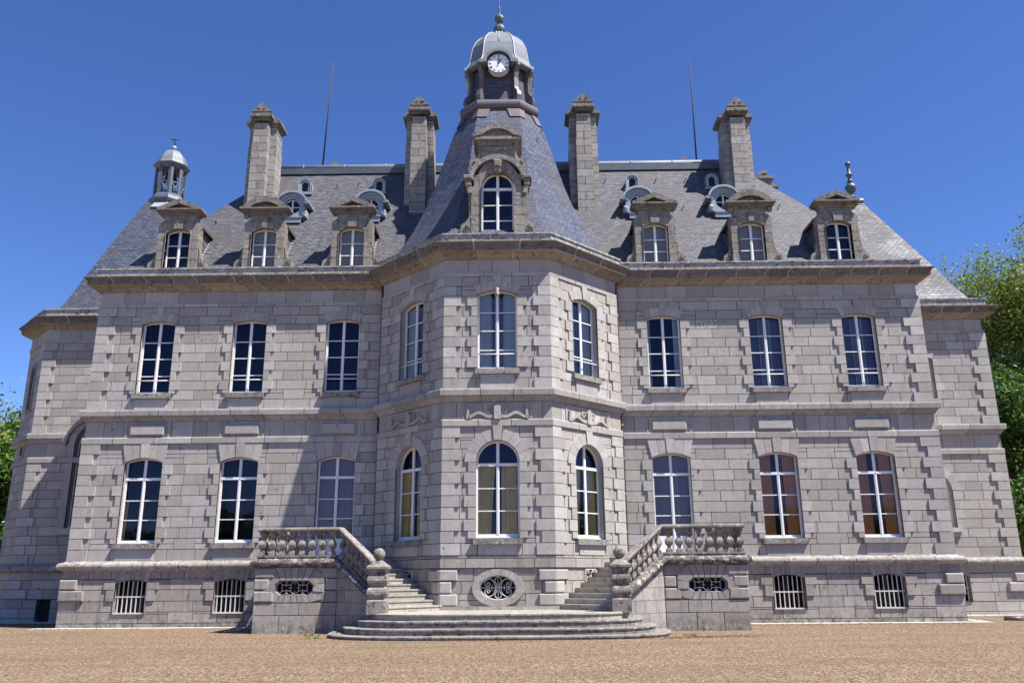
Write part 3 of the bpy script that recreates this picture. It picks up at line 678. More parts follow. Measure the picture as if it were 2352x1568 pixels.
# ------------------------------------------------------------------ string courses and cornice
MAIN = [(-WX, PY), (-WX, 0), B0, B1, B2, B3, B4, B5, (WX, 0), (WX, PY)]
RP = [(WX+.02, PY), (PXR, PY), (PXR, PY+9)]; LP = [(PXL-1.65, PY+9), (PXL-1.65, PY+1.65), (PXL, PY), (-WX-.02, PY)]
pj = MB()
for path in (MAIN, RP, LP):
    sc = MB(); sc2 = MB(); scu = MB(); cor = MB(); coro = MB(); blk = MB()
    sc.sweep(path, [(0, LB), (.07, LB+.005), (.075, LBT-.03), (.05, LBT), (0, LBT+.003)], 1.4, core)
    sc2.sweep(LP[:3]+[(-19.85, PY)] if path is LP else path, [(0, MB0), (.05, MB0+.01), (.07, MB0+.08), (.14, MB0+.15), (.15, MB0+.2), (.23, MB0+.21), (.24, MB1-.09), (.22, MB1-.03), (.04, MB1), (0, MB1+.003)], 1.4, core)
    scu.sweep(path, [(0, UT), (.04, UT+.005), (.05, UT+.13), (0, UT+.135)], 1.2, core)
    cor.sweep(path, [(0, FT), (.05, FT+.01), (.07, FT+.07), (.10, FT+.075), (.15, FT+.13), (.26, FT+.165), (.36, FT+.18), (.37, FT+.20), (.46, FT+.205)], 1.15, pj, .018)
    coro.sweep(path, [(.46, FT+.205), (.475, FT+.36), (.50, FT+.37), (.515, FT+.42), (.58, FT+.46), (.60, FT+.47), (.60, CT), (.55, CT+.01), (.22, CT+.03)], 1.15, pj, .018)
    blk.sweep(path, [(.22, CT+.02), (.22, BT-.06), (.27, BT-.055), (.27, BT), (.16, BT+.02), (-.35, BT+.03), (-.36, CT)], 1.15, pj, .012)
    sc.build('string_course', 'stone', CH); sc2.build('string_course', 'trim', CH, 'projecting band between the two storeys'); scu.build('string_course', 'stone', CH)
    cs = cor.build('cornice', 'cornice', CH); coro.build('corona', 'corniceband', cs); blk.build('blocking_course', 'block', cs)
pj.build('cornice_joints', 'palejoint', CH)
TP = [(0, 2.02), (.13, 2.03), (.15, 2.06)]+[(.16+.135*cos(a), 2.195+.135*sin(a)) for a in [-pi/2+pi*k/8 for k in range(9)]]+[(.10, 2.345), (.08, 2.39), (0, 2.40)]
for path in ([(-WX, PY), (-WX, 0), (-8.0, 0)], [(7.6, 0), (WX, 0), (WX, PY)], RP, LP): tor = MB(); tor.sweep(path, TP, 1.3, core); tor.build('torus_moulding', 'torus', CH)
core.build('joint_core', 'mortar', CH)
hood = MB()
for k in range(10):
    a0, a1 = pi*k/20*1.0, pi*(k+.97)/20
    pts = []
    for rr in (1.46, 1.66):
        seq = [a0+(a1-a0)*j/3 for j in range(4)]
        if rr > 1.5: seq = seq[::-1]
        pts += [(-18.35-rr*cos(a), 7.55+rr*sin(a)*.82) for a in seq]
    hood.prism(FP, pts, -.02, .22)
hood.build('hood_mould', 'trim', CH)
# ------------------------------------------------------------------ roofs
RY0, RZ0, RY1, RZ1, RX = .15, BT-.02, 5.2, 20.93, 11.1
def slope_y(z): return RY0+(z-RZ0)*(RY1-RY0)/(RZ1-RZ0)
r = MB(); E = 16.28; YB = 12.3; T = (1, 1, 0)
def flare(x0, y0): return (x0, y0, RZ0)
A = [(-E, RY0, RZ0), (E, RY0, RZ0), (E, YB, RZ0), (-E, YB, RZ0)]
Bq = [(-RX, RY1, RZ1), (RX, RY1, RZ1), (RX, YB-5, RZ1), (-RX, YB-5, RZ1)]
r.add(A+Bq, [[0, 1, 5, 4], [1, 2, 6, 5], [2, 3, 7, 6], [3, 0, 4, 7], [4, 5, 6, 7]])
rf = r.build('roof', 'slate', CH, 'steep blue-grey slate roof of the main block')
rr_ = MB(); rr_.tube([(-RX-.05, RY1-.1, RZ1+.1), (-6, RY1-.1, RZ1+.09), (0, RY1-.1, RZ1+.1), (6, RY1-.1, RZ1+.095), (RX+.05, RY1-.1, RZ1+.1)], .185, 12)
for x in range(-10, 11, 2): rr_.tube([(x-.03, RY1-.1, RZ1+.1), (x+.03, RY1-.1, RZ1+.1)], .2, 12)
rr_.tube([(-RX-.05, RY1, RZ1+.1), (-RX-.05, YB-5, RZ1+.1)], .15, 10); rr_.tube([(RX+.05, RY1, RZ1+.1), (RX+.05, YB-5, RZ1+.1)], .15, 10)
rr_.build('ridge_roll', 'zinc', rf)
ub = MB(); ub.box(-RX, RX, RY1-.30, RY1-.05, RZ1-.27, RZ1+.02); ub.build('ridge_board', 'zincdark', rf)
def oct(R_, w, z, c=(BX, BC)):
    p = [(-w, -R_), (w, -R_), (R_, -w), (R_, w), (w, R_), (-w, R_), (-R_, w), (-R_, -w)]
    return [(c[0]+x, c[1]+y, z) for x, y in p]
prof = [(4.52, 1.88, 13.92), (4.12, 1.74, 14.35), (3.58, 1.55, 15.3), (3.15, 1.37, 16.3), (2.76, 1.22, 17.4), (2.36, 1.09, 18.8), (1.97, .95, 20.1), (1.60, .86, 20.95)]
r = MB(); r.loft([oct(*p) for p in prof]); br_ = r.build('bay_roof', 'slatebay', CH, 'tall concave octagonal slate roof over the central bay')
ld = MB()
for k in range(8):    # lead hip flashings under the turret base
    a, b = oct(1.63, .86, 20.98), oct(1.82, .91, 20.50)
    p, q = Vector(a[k]), Vector(b[k])
    for nb in (-1, 1):
        p2, q2 = Vector(a[(k+nb) % 8]), Vector(b[(k+nb) % 8])
        u = p.lerp(p2, .30); v = q.lerp(q2, .24)
        off = Vector((p.x-BX, p.y-BC, 0)).normalized()*.03
        ld.add([p+off, u+off, v+off, q+off], [[0, 1, 2, 3]])
rings = []
for a in [k*pi/10 for k in range(11)]:
    rings.append(oct(1.56+.16*sin(a), .86+.07*sin(a), 21.02+.44*(1-cos(a))/2))
ld.loft([oct(1.56, .86, 20.93)]+rings)
ld.build('lead_roll', 'lead', br_)
# turret
tw = MB(); tw.loft([oct(1.26, .76, 21.3), oct(1.17, .70, 22.3), oct(1.14, .68, 23.45)]); tu = tw.build('clock_turret', 'slatebay', CH, 'slate-hung octagonal turret carrying the clock')
P8 = [(-.78, -1.34), (.78, -1.34), (1.34, -.78), (1.34, .78), (.78, 1.34), (-.78, 1.34), (-1.34, .78), (-1.34, -.78)]
for x, y in P8:
    cn = MB(); a = atan2(y, x); U = (-sin(a), cos(a))
    Fc = Fr((BX+x*.88, BC+y*.88), U)
    # consoles: profile in the radial plane
    Fd = Fr((BX+x*.88-U[0]*.10, BC+y*.88-U[1]*.10), (cos(a), sin(a)))
    pf = [(0, 21.42), (.20, 21.42), (.36, 21.52), (.42, 21.75), (.36, 21.98), (.24, 22.1), (.17, 22.25), (.16, 22.7), (.22, 23.0), (.36, 23.25), (.36, 23.4), (0, 23.4)]
    cn.prism(Fd, pf, -.20, 0, back=True); cn.build('console', 'lead', tu)
dm = MB(); dp = [(a*.94, b*.94, z) for a, b, z in [(1.60, .86, 23.36), (1.63, .87, 23.42), (1.60, .86, 23.50), (1.48, .80, 23.62), (1.38, .74, 23.9), (1.33, .71, 24.3), (1.26, .68, 24.65), (1.12, .60, 25.0), (.92, .48, 25.28), (.66, .34, 25.5), (.42, .2, 25.62), (.34, .16, 25.66), (.30, .14, 25.8)]]
dm.loft([oct(1.30, .72, 23.30)]+[oct(*p) for p in dp]); dmo = dm.build('dome', 'zinc', tu)
rb = MB()
for k in range(8): rb.tube([oct(*p)[k] for p in dp], .028, 6)
rb.tube([((oct(*p)[0][0]+oct(*p)[1][0])/2, oct(*p)[0][1]-.005, p[2]) for p in dp[6:]], .022, 6)
rb.build('dome_rib', 'zinclight', tu)
FC = Fr((BX, BC-1.64), (1, 0))
ah = MB()   # arched hood over the clock
for k in range(16):
    a0, a1 = pi*k/16, pi*(k+1)/16
    i_, o__ = .53, .66
    pts = [(i_*cos(a0), 23.28+i_*sin(a0)), (o__*cos(a0), 23.28+o__*sin(a0)), (o__*cos(a1), 23.28+o__*sin(a1)), (i_*cos(a1), 23.28+i_*sin(a1))]
    ah.prism(FC, pts, -.55, .06)
for sg in (-1, 1): ah.rect(FC, *sorted((sg*.53, sg*.84)), 23.26, 23.42, -.4, .05)
ah.build('clock_hood', 'zinc', tu)
ck = MB(); n = 40; cc = (0, 23.24); rr0 = .465
ck.prism(FC, [(rr0*cos(2*pi*k/n), cc[1]+rr0*sin(2*pi*k/n)) for k in range(n)], -.4, -.06); clk = ck.build('clock', 'clockface', CH, 'round white clock with black Roman numerals showing one o\'clock')
rim = MB(); rim.tube([FC.P(.47*cos(2*pi*k/n), cc[1]+.47*sin(2*pi*k/n), -.05) for k in range(n+1)], .02, 6); rim.build('rim', 'lead', clk)
ROM = ['XII', 'I', 'II', 'III', 'IIII', 'V', 'VI', 'VII', 'VIII', 'IX', 'X', 'XI']
nm = MB()
def stroke(a, b, wd, d=-.052):
    dx, dz = b[0]-a[0], b[1]-a[1]; l = math.hypot(dx, dz); nx, nz = -dz/l*wd/2, dx/l*wd/2
    nm.prism(FC, [(a[0]-nx, a[1]-nz), (b[0]-nx, b[1]-nz), (b[0]+nx, b[1]+nz), (a[0]+nx, a[1]+nz)], d-.006, d)
for h_, tx in enumerate(ROM):
    th = -2*pi*h_/12; wd = {'I': .022, 'V': .05, 'X': .05}; tot = sum(wd[c] for c in tx)+.004*(len(tx)-1); x = -tot/2
    def rot(u, v): return (u*cos(th)-(v+.375)*sin(th), cc[1]+u*sin(th)+(v+.375)*cos(th))
    for c in tx:
        w2 = wd[c]; H = .05
        if c == 'I': stroke(rot(x+w2/2, -H), rot(x+w2/2, H), .013)
        elif c == 'V': stroke(rot(x, H), rot(x+w2/2, -H), .013); stroke(rot(x+w2/2, -H), rot(x+w2, H), .008)
        else: stroke(rot(x, H), rot(x+w2, -H), .013); stroke(rot(x, -H), rot(x+w2, H), .008)
        x += w2+.004
nm.build('numerals', 'black', clk)
hn = MB()
def hand(ang, L, wd, d):
    s_, c_ = sin(ang), cos(ang)
    R2 = lambda u, v: (u*c_+v*s_, cc[1]-u*s_+v*c_)
    hn.prism(FC, [R2(-wd*.5, -.07), R2(wd*.5, -.07), R2(wd*.6, L*.2), R2(wd*1.25, L*.62), R2(wd*.3, L*.78), R2(0, L), R2(-wd*.3, L*.78), R2(-wd*1.25, L*.62), R2(-wd*.6, L*.2)], d-.008, d)
hand(0.01, .36, .022, -.035); hand(radians(30), .30, .026, -.026)
hn.lathe(FC.P(0, cc[1], -.03), [(.02, -.02), (.03, 0), (.02, .02)], 10); hn.build('hands', 'black', clk)
for sg in (-1, 1):
    Fk = Fr((BX+sg*1.47, BC), (0, sg)); n = 28
    c2 = MB(); c2.prism(Fk, [(.46*cos(2*pi*k/n), 23.2+.46*sin(2*pi*k/n)) for k in range(n)], -.5, 0); o = c2.build('side_clock', 'clockface', tu)
    c2 = MB()
    for k in range(16):
        a0, a1 = pi*k/16, pi*(k+1)/16; c2.prism(Fk, [(.52*cos(a0), 23.22+.52*sin(a0)), (.64*cos(a0), 23.22+.64*sin(a0)), (.64*cos(a1), 23.22+.64*sin(a1)), (.52*cos(a1), 23.22+.52*sin(a1))], -.55, .06)
    c2.build('clock_hood', 'zinc', tu)
fn = MB(); fn.lathe((BX, BC, 0), [(.32, 25.72), (.30, 25.78), (.15, 25.83), (.14, 25.88), (.25, 25.98), (.27, 26.1), (.24, 26.22), (.10, 26.32), (.07, 26.42), (.18, 26.52), (.23, 26.65), (.21, 26.76), (.09, 26.86), (.045, 26.95), (.05, 27.25), (.02, 27.35), (.014, 28.9)], 10, sm=False)
fn.build('finial', 'zincdark', tu)
# pavilion roofs
def pyr(cx, cy, hx, hy, top, zt, m, lab):
    q = MB(); rs = []
    for t in (0, .07, .16, .3, 1.):
        fl = .25*max(0, 1-t/.25)**2*.6
        rs.append([(cx+sx*((hx*(1-t)+top*t)+0), cy+sy*((hy*(1-t)+top*t)), BT-.02+(zt-BT)*(t**1.0)*(1 if t > .3 else .82+.18*t/.3)) for sx, sy in ((-1, -1), (1, -1), (1, 1), (-1, 1))])
    q.loft(rs); return q.build('pavilion_roof', m, CH, lab)
pr = pyr(18.05, 8.65, 3.45, 3.45, .42, 20.2, 'slateglare', 'slate pyramid roof of the right pavilion, sun glare painted pale')
pl = pyr(-18.2, 8.65, 3.1, 3.4, .80, 20.68, 'slatebay', 'dark slate pyramid roof of the left pavilion')
f2 = MB(); c = (18.05, 8.65, 0)
f2.lathe(c, [(.62, 20.12), (.62, 20.2), (.5, 20.3)], 4, pi/4, False); f2.lathe(c, [(.44, 20.28), (.58, 20.36), (.6, 20.45), (.55, 20.55), (.34, 20.62), (.3, 20.72)], 4, pi/4, False)
f2.lathe(c, [(.26, 20.7), (.12, 20.85), (.10, 21.0), (.2, 21.1), (.3, 21.3), (.3, 21.4), (.18, 21.55), (.1, 21.62), (.2, 21.68), (.09, 21.78), (.08, 21.95), (.19, 22.05), (.19, 22.1), (.08, 22.2), (.09, 22.45), (.07, 22.55), (.16, 22.65), (.16, 22.75), (.05, 22.88)], 12)
f2.build('finial', 'zincdark', pr)
lc = (-18.15, 8.65, 0); LT = MB()
LT.lathe(lc, [(1.3, 20.6), (1.02, 20.98)], 8, pi/8, False); xf(LT).build('flashing', 'zinclight', pl)
ln = MB(); ln.lathe(lc, [(1.0, 20.9), (1.12, 21.05), (1.17, 21.2), (1.12, 21.35), (1.0, 21.47), (.9, 21.55)], 8, pi/8, False)
lo = xf(ln).build('bell_lantern', 'zincdark', CH, 'open octagonal zinc bell lantern with small dome and cross')
ps = MB(); V8 = [(lc[0]+.92*cos(pi/8+k*pi/4), lc[1]+.92*sin(pi/8+k*pi/4)) for k in range(8)]
for k in range(8):
    a, b = Vector(V8[k]), Vector(V8[(k+1) % 8]); cN = Vector((lc[0], lc[1]))
    a = cN+(a-cN)*.97; b = cN+(b-cN)*.97; L = (b-a).length; Fk = Fr(tuple(a), tuple(b-a)); sgn = 1
    for u0, u1 in ((-.03, .15), (L-.15, L+.03)): ps.rect(Fk, u0, u1, 21.5, 23.2, -.06, .03, back=True)
    ps.rect(Fk, .12, L-.12, 21.52, 21.6, -.04, .0, back=True); ps.rect(Fk, .12, L-.12, 22.2, 22.27, -.04, .0, back=True)
    for (p, q) in (((.14, 21.6), (L-.14, 22.2)), ((.14, 22.2), (L-.14, 21.6))): ps.tube([Fk.P(*p, -.02), Fk.P(*q, -.02)], .035, 4)
    hw = (L-.3)/2; arc = [(L/2+hw*cos(t), 22.98+hw*sin(t)) for t in [pi*j/10 for j in range(11)]]
    for p, q in zip(arc, arc[1:]):
        for d in (-.05, .015): ps.add([Fk.P(*p, d), Fk.P(*q, d), Fk.P(q[0], 23.3, d), Fk.P(p[0], 23.3, d)], [[0, 1, 2, 3]])
        ps.add([Fk.P(*p, .015), Fk.P(*q, .015), Fk.P(*q, -.05), Fk.P(*p, -.05)], [[0, 1, 2, 3]])
xf(ps).build('lantern_posts', 'zincdark', lo)
ld2 = MB(); ld2.lathe(lc, [(.9, 23.1), (.92, 23.2), (1.1, 23.28), (1.12, 23.32), (.96, 23.4), (.91, 23.5), (.84, 23.72), (.70, 23.98), (.48, 24.2), (.2, 24.33), (.08, 24.36), (.08, 24.45)], 8, pi/8, False); xf(ld2).build('lantern_dome', 'zinc', lo)
cr = MB(); cr.lathe(lc, [(.06, 24.36), (.13, 24.41), (.16, 24.5), (.12, 24.6), (.04, 24.64)], 10)
crb = xf(cr).build('ball', 'zincblue', lo); cr = MB(); cr.tube([(lc[0], lc[1], 24.6), (lc[0], lc[1], 25.25)], .035, 5); cr.tube([(lc[0]-.24, lc[1], 25.02), (lc[0]+.24, lc[1], 25.02)], .035, 5); xf(cr).build('cross', 'rust', lo)
bl = MB(); bl.lathe(lc, [(.45, 22.45), (.40, 22.6), (.33, 22.8), (.25, 23.0), (.1, 23.12), (.04, 23.25)], 14); xf(bl).build('bell', 'iron', lo)
# ------------------------------------------------------------------ stone dormers
def dormer(xc, kind, inside, y=.06, sc=1.):
    F = Fr((xc, y), (1, 0)); m = MB(); W2 = .84; D0 = -.5
    for sg in (-1, 1):
        zs_ = [13.93, 14.38, 14.83, 15.25, 15.58]
        for a, b in zip(zs_, zs_[1:]): m.rect(F, *sorted((sg*.52, sg*W2)), a+.010, b-.010, D0, 0, back=True)
        # scrolled foot
        p = [(W2, 13.93), (1.16, 13.93), (1.22, 14.1), (1.18, 14.3), (1.02, 14.42), (.93, 14.6), (.90, 14.85), (W2, 14.95)]
        m.prism(F, [(sg*a, b) for a, b in (p if sg > 0 else p[::-1])], -.4, -.10)
        gv = MB() if sg < 0 else gv; gv.tube(spiral(F, sg*1.02, 14.15, .13, .02, 1.7, pi/2, -.10, 22, sg), .017, 4); gv.rect(F, *sorted((sg*.86, sg*.885)), 14.3, 14.9, -.12, -.095)
        p = [(W2-.06, 15.58), (W2+.0, 15.58), (W2+.02, 15.95), (W2-.16, 16.12), (W2-.26, 16.12)]
        m.prism(F, [(sg*a, b) for a, b in (p if sg > 0 else p[::-1])], -.45, -.015)
    s, h = opening(F, 0, 1.04, 14.03, 15.58, .15, .32)
    voussoirs(m, F, 0, 1.04, 15.58, .15, 3 if kind == 'tri' else 5, 'flat', 16.0, .02, .10, 16.12)
    for a, b in ((-W2, -.5), (.5, W2)): m.rect(F, a, b, 15.58, 15.98, -.45, -.003)
    m.rect(F, -.52, .52, 15.735, 16.0, -.45, -.02)
    m.rect(F, -.66, .66, 15.98, 16.44, -.45, -.06, back=True)
    m.rect(F, -.74, .74, 16.36, 16.46, -.45, .03)
    o = m.build('dormer', 'dormer', CH, 'stone dormer with '+('triangular' if kind == 'tri' else 'segmental')+' pediment'+(' and beige blind' if inside else ', dark panes'))
    s.build('window_reveal', 'dormer', o); gv.build('scroll_groove', 'darkmatt', o)
    pd = MB()
    pd.rect(F, -.90, .90, 16.42, 16.49, -.45, .13, back=True)
    pd.rect(F, -.96, .96, 16.49, 16.545, -.45, .24, back=True)
    if kind == 'tri':
        outer = [(-.92, 16.52), (-.92, 16.62), (0, 17.02), (.92, 16.62), (.92, 16.52)]
        inner = [(-.52, 16.58), (-.52, 16.585), (0, 16.80), (.52, 16.585), (.52, 16.58)]
        for i in range(4): pd.prism(F, [outer[i], outer[i+1], inner[i+1], inner[i]][::-1], -.45, .26)
        pd.prism(F, [outer[4], outer[0], inner[0], inner[4]][::-1], -.45, .26)
        pd.prism(F, [(-.6, 16.54), (.6, 16.54), (0, 16.84)], -.45, .0)
    else:
        n = 14; ow, iw = 1.02, .62
        def arc(w, z0, r_): R_ = (w*w+r_*r_)/(2*r_); a = math.asin(w/R_); return [(R_*sin(-a+2*a*k/n), z0+r_-R_+R_*cos(-a+2*a*k/n)) for k in range(n+1)]
        A_, B_ = arc(ow-.12, 16.62, .45), arc(iw, 16.58, .24)
        for i in range(n): pd.prism(F, [A_[i], A_[i+1], B_[i+1], B_[i]][::-1], -.45, .26)
        pd.prism(F, [(-1.04, 16.52), (1.04, 16.52), (1.04, 16.6), (ow-.12, 16.63), (iw, 16.58), (-iw, 16.58), (-ow+.12, 16.63), (-1.04, 16.6)], -.45, .26)
        pd.prism(F, [(-.66, 16.56)]+[(.66, 16.56)]+B_[::-1], -.45, .03)
        for sg in (-1, 1): pd.lathe(F.P(sg*.8, 16.3, -.02), [(.02, -.12), (.11, -.09), (.13, 0), (.1, .1), (.02, .13)], 10)
    pd.build('pediment', 'pediment', o)
    # slate cheeks and roof
    for sg in (-1, 1):
        ck = MB(); x = xc+sg*.74; z0, z1 = 13.95, 15.92; yy = y+.3
        ck.add([(x, yy, z0), (x, yy, z1), (x, slope_y(z1)+.05, z1)], [[0, 1, 2]])
        ck.build('cheek', 'slate', o)
    rp = MB(); n = 8; prof_ = [(-.86+1.72*k/n, 15.95+.16*sin(pi*k/n)) for k in range(n+1)]
    for (x0, z0), (x1, z1) in zip(prof_, prof_[1:]): rp.add([(xc+x0, y+.3, z0), (xc+x1, y+.3, z1), (xc+x1, slope_y(z1)+.02, z1), (xc+x0, slope_y(z0)+.02, z0)], [[0, 1, 2, 3]])
    for sg in (-1, 1): rp.box(xc+sg*.86-.03, xc+sg*.86+.03, y+.3, slope_y(15.95), 15.88, 15.99)
    rp.build('dormer_roof', 'lead', o)
    fl = MB()
    for sg in (-1, 1):
        for k in range(11):
            z = 14.05+k*.165; x0, x1 = sorted((xc+sg*.745, xc+sg*.83)); yv = slope_y(z)-.02
            fl.add([(x0, yv, z), (x1, yv, z), (x1, slope_y(z+.075)-.02, z+.075), (x0, slope_y(z+.075)-.02, z+.075)], [[0, 1, 2, 3]])
    fl.build('flashing', 'zinclight', o)
    window(F, 0, 1.04, 14.03, 15.58, .15, o, [15.07, 14.55], None, None, inside, gd=-.24, room=False, name='window', bot=.07, fw=.055)
    rm = MB(); rm.rect(F, -.6, .6, 13.9, 15.9, -.62, -.6); rm.build('room_interior', 'room', o)
DX = [-13.63, -10.05, -6.40, 6.14, 10.10, 13.66]
for i, x in enumerate(DX): dormer(x, 'seg' if i in (1, 4) else 'tri', '' if i in (0, 5) else 'blind')
# big dormer on the bay roof
F = Fr((BX+.02, -2.98), (1, 0)); m = MB(); gb = MB()
for sg in (-1, 1):
    zs_ = [14.0, 14.42, 14.82, 15.22, 15.62, 16.02]
    for a, b in zip(zs_, zs_[1:]): m.rect(F, *sorted((sg*.62, sg*1.0)), a+.010, b-.010, -.9, 0, back=True)
    p = [(1.0, 14.0), (1.38, 14.0), (1.43, 14.2), (1.38, 14.45), (1.2, 14.58), (1.08, 14.75), (1.04, 15.0), (1.0, 15.1)]
    m.prism(F, [(sg*a, b) for a, b in (p if sg > 0 else p[::-1])], -.7, -.02); gb.tube(spiral(F, sg*1.2, 14.25, .16, .02, 1.8, pi/2, -.02, 24, sg), .019, 4)
    m.rect(F, *sorted((sg*.98, sg*1.10)), 14.9, 16.05, -.8, -.06)
    m.pillow(F, *sorted((sg*.96, sg*1.30)), 16.28, 16.44, -.6, .16, .03); m.pillow(F, *sorted((sg*1.0, sg*1.22)), 16.02, 16.28, -.6, .10, .03); m.prism(F, [(sg*1.04-.07, 15.72), (sg*1.04+.07, 15.72), (sg*1.1+.08, 16.02), (sg*1.1-.08, 16.02)], -.6, .06)
    # upper volutes
    p = [(.66, 16.9), (1.02, 16.82), (1.06, 17.0), (1.0, 17.15), (.85, 17.2), (.74, 17.35), (.68, 17.55)]
    m.prism(F, [(sg*a, b) for a, b in (p if sg > 0 else p[::-1])], -1., -.06); gb.tube(spiral(F, sg*.92, 17.0, .10, .02, 1.6, pi/2, -.06, 20, sg), .016, 4)
n = 20
for k in range(n):
    a0, a1 = pi*k/n, pi*(k+1)/n
    for (i_, o_2, dd_) in ((.615, .86, 0.), (.86, .97, .13)):
        bz = 16.0
        m.prism(F, [(i_*cos(a0), bz+i_*sin(a0)), (o_2*cos(a0)*(1.12 if dd_ else 1), bz+o_2*sin(a0)*1.30+(.0)), (o_2*cos(a1)*(1.12 if dd_ else 1), bz+o_2*sin(a1)*1.30), (i_*cos(a1), bz+i_*sin(a1))] if not dd_ else
                [(i_*cos(a0)*1.08, bz+.25+i_*sin(a0)*1.0), (o_2*cos(a0)*1.12, bz+.28+o_2*sin(a0)*1.05), (o_2*cos(a1)*1.12, bz+.28+o_2*sin(a1)*1.05), (i_*cos(a1)*1.08, bz+.25+i_*sin(a1)*1.0)], -.8, dd_)
m.prism(F, [(-.12, 16.55), (.12, 16.55), (.17, 17.12), (-.17, 17.12)], -.2, .17); m.pillow(F, -.14, .14, 16.72, 17.02, 0, .24, .04)
m.rect(F, -.90, -.60, 16.0, 16.5, -.8, -.004); m.rect(F, .60, .90, 16.0, 16.5, -.8, -.004)
m.rect(F, -.66, .66, 17.1, 17.6, -1.3, -.10, back=True); m.rect(F, -.42, .42, 17.52, 17.58, -.2, -.05); m.rect(F, -.62, .62, 17.56, 17.8, -1.4, -.05)
m.prism(F, [(-.64, 17.72), (.64, 17.72), (.82, 17.95), (-.82, 17.95)], -1.4, .02); m.rect(F, -.90, .90, 17.93, 18.06, -1.4, .14, back=True)
n = 16
def arc(w, z0, r_): R_ = (w*w+r_*r_)/(2*r_); a = math.asin(w/R_); return [(R_*sin(-a+2*a*k/n), z0+r_-R_+R_*cos(-a+2*a*k/n)) for k in range(n+1)]
A_, B_ = arc(.84, 18.1, .47), arc(.62, 18.1, .28)
for i in range(n): m.prism(F, [A_[i], A_[i+1], B_[i+1], B_[i]][::-1], -1.5, .17)
m.prism(F, [(-.64, 18.05), (.64, 18.05)]+B_[::-1], -1.4, .03); m.rect(F, -.94, -.8, 18.05, 18.2, -1.4, .17); m.rect(F, .8, .94, 18.05, 18.2, -1.4, .17)
o = m.build('bay_dormer', 'dormer', CH, 'large stone dormer with arched window and two-tier crest on the bay roof')
s, h = opening(F, 0, 1.24, 14.05, 16.0, .62, .36); s.build('window_reveal', 'dormer', o); gb.build('scroll_groove', 'darkmatt', o)
window(F, 0, 1.24, 14.05, 16.0, .62, o, [15.32, 14.68], 15.97, None, '', gd=-.26, room=False, bot=.07)
rm = MB(); rm.rect(F, -.75, .75, 13.9, 16.8, -.72, -.7); rm.build('room_interior', 'room', o)
# ------------------------------------------------------------------ zinc dormers
for x in (-9.63, -6.10, 5.84, 9.63):
    F = Fr((x, 2.28), (1, 0)); m = MB(); n = 24
    m.rect(F, -.42, .42, 16.93, 17.18, -.6, .06); m.rect(F, -.46, .46, 17.16, 17.22, -.6, .10)
    for k in range(n):
        a0, a1 = 2*pi*k/n, 2*pi*(k+1)/n
        def op(a):
            c_, s_ = cos(a), sin(a); t = min(.5/max(abs(c_), 1e-6), (.62 if s_ > 0 else .5)/max(abs(s_), 1e-6)); t = min(t, .6)
            return (t*c_, 17.72+t*s_)
        m.prism(F, [(.36*cos(a0), 17.72+.36*sin(a0)), op(a0), op(a1), (.36*cos(a1), 17.72+.36*sin(a1))], -.5, 0)
        m.add([F.P(.36*cos(a0), 17.72+.36*sin(a0), 0), F.P(.36*cos(a1), 17.72+.36*sin(a1), 0), F.P(.36*cos(a1), 17.72+.36*sin(a1), -.3), F.P(.36*cos(a0), 17.72+.36*sin(a0), -.3)], [[0, 1, 2, 3]])
    for sg in (-1, 1):
        m.pillow(F, *sorted((sg*.45, sg*.66)), 17.22, 17.55, -.4, .05, .06); m.tube(spiral(F, sg*.55, 17.38, .09, .02, 1.4, 0, .05, 16, sg), .014, 4); m.rect(F, *sorted((sg*.44, sg*.56)), 17.55, 17.98, -.45, .01)
    n = 16; hd = [(.62*cos(pi*k/n), 17.86+.50*sin(pi*k/n)) for k in range(n+1)]; ho = [(.70*cos(pi*k/n), 17.88+.58*sin(pi*k/n)) for k in range(n+1)]
    hi = [(.46*cos(pi*k/n), 17.80+.40*sin(pi*k/n)) for k in range(n+1)]
    for k in range(n): m.prism(F, [hd[k], ho[k], ho[k+1], hd[k+1]], -.9, .16); m.prism(F, [hi[k], hd[k], hd[k+1], hi[k+1]], -.5, .04)
    for sg in (-1, 1): m.rect(F, *sorted((sg*.60, sg*.80)), 17.82, 17.92, -.7, .16)
    # barrel roof running back
    for k in range(n): m.add([F.P(*ho[k], 0), F.P(*ho[k+1], 0), F.P(*ho[k+1], -1.2), F.P(*ho[k], -1.2)], [[0, 1, 2, 3]])
    o = m.build('round_dormer', 'zincblue', CH, 'blue-grey zinc bull\'s-eye dormer')
    w = MB(); n = 24
    w.tube([F.P(.35*cos(2*pi*k/n), 17.72+.35*sin(2*pi*k/n), -.12) for k in range(n+1)], .025, 5); w.rect(F, -.03, .03, 17.38, 18.06, -.15, -.09); w.rect(F, -.34, .34, 17.70, 17.73, -.15, -.10); w.build('window_frame', 'white', o)
    gl = MB(); gl.add([F.P(.36*cos(2*pi*k/n), 17.72+.36*sin(2*pi*k/n), -.14) for k in range(n)], [list(range(n))]); gl.build('glass', 'glass', o)
    rm = MB(); rm.rect(F, -.5, .5, 17.2, 18.2, -.42, -.4); rm.build('room_interior', 'room', o)
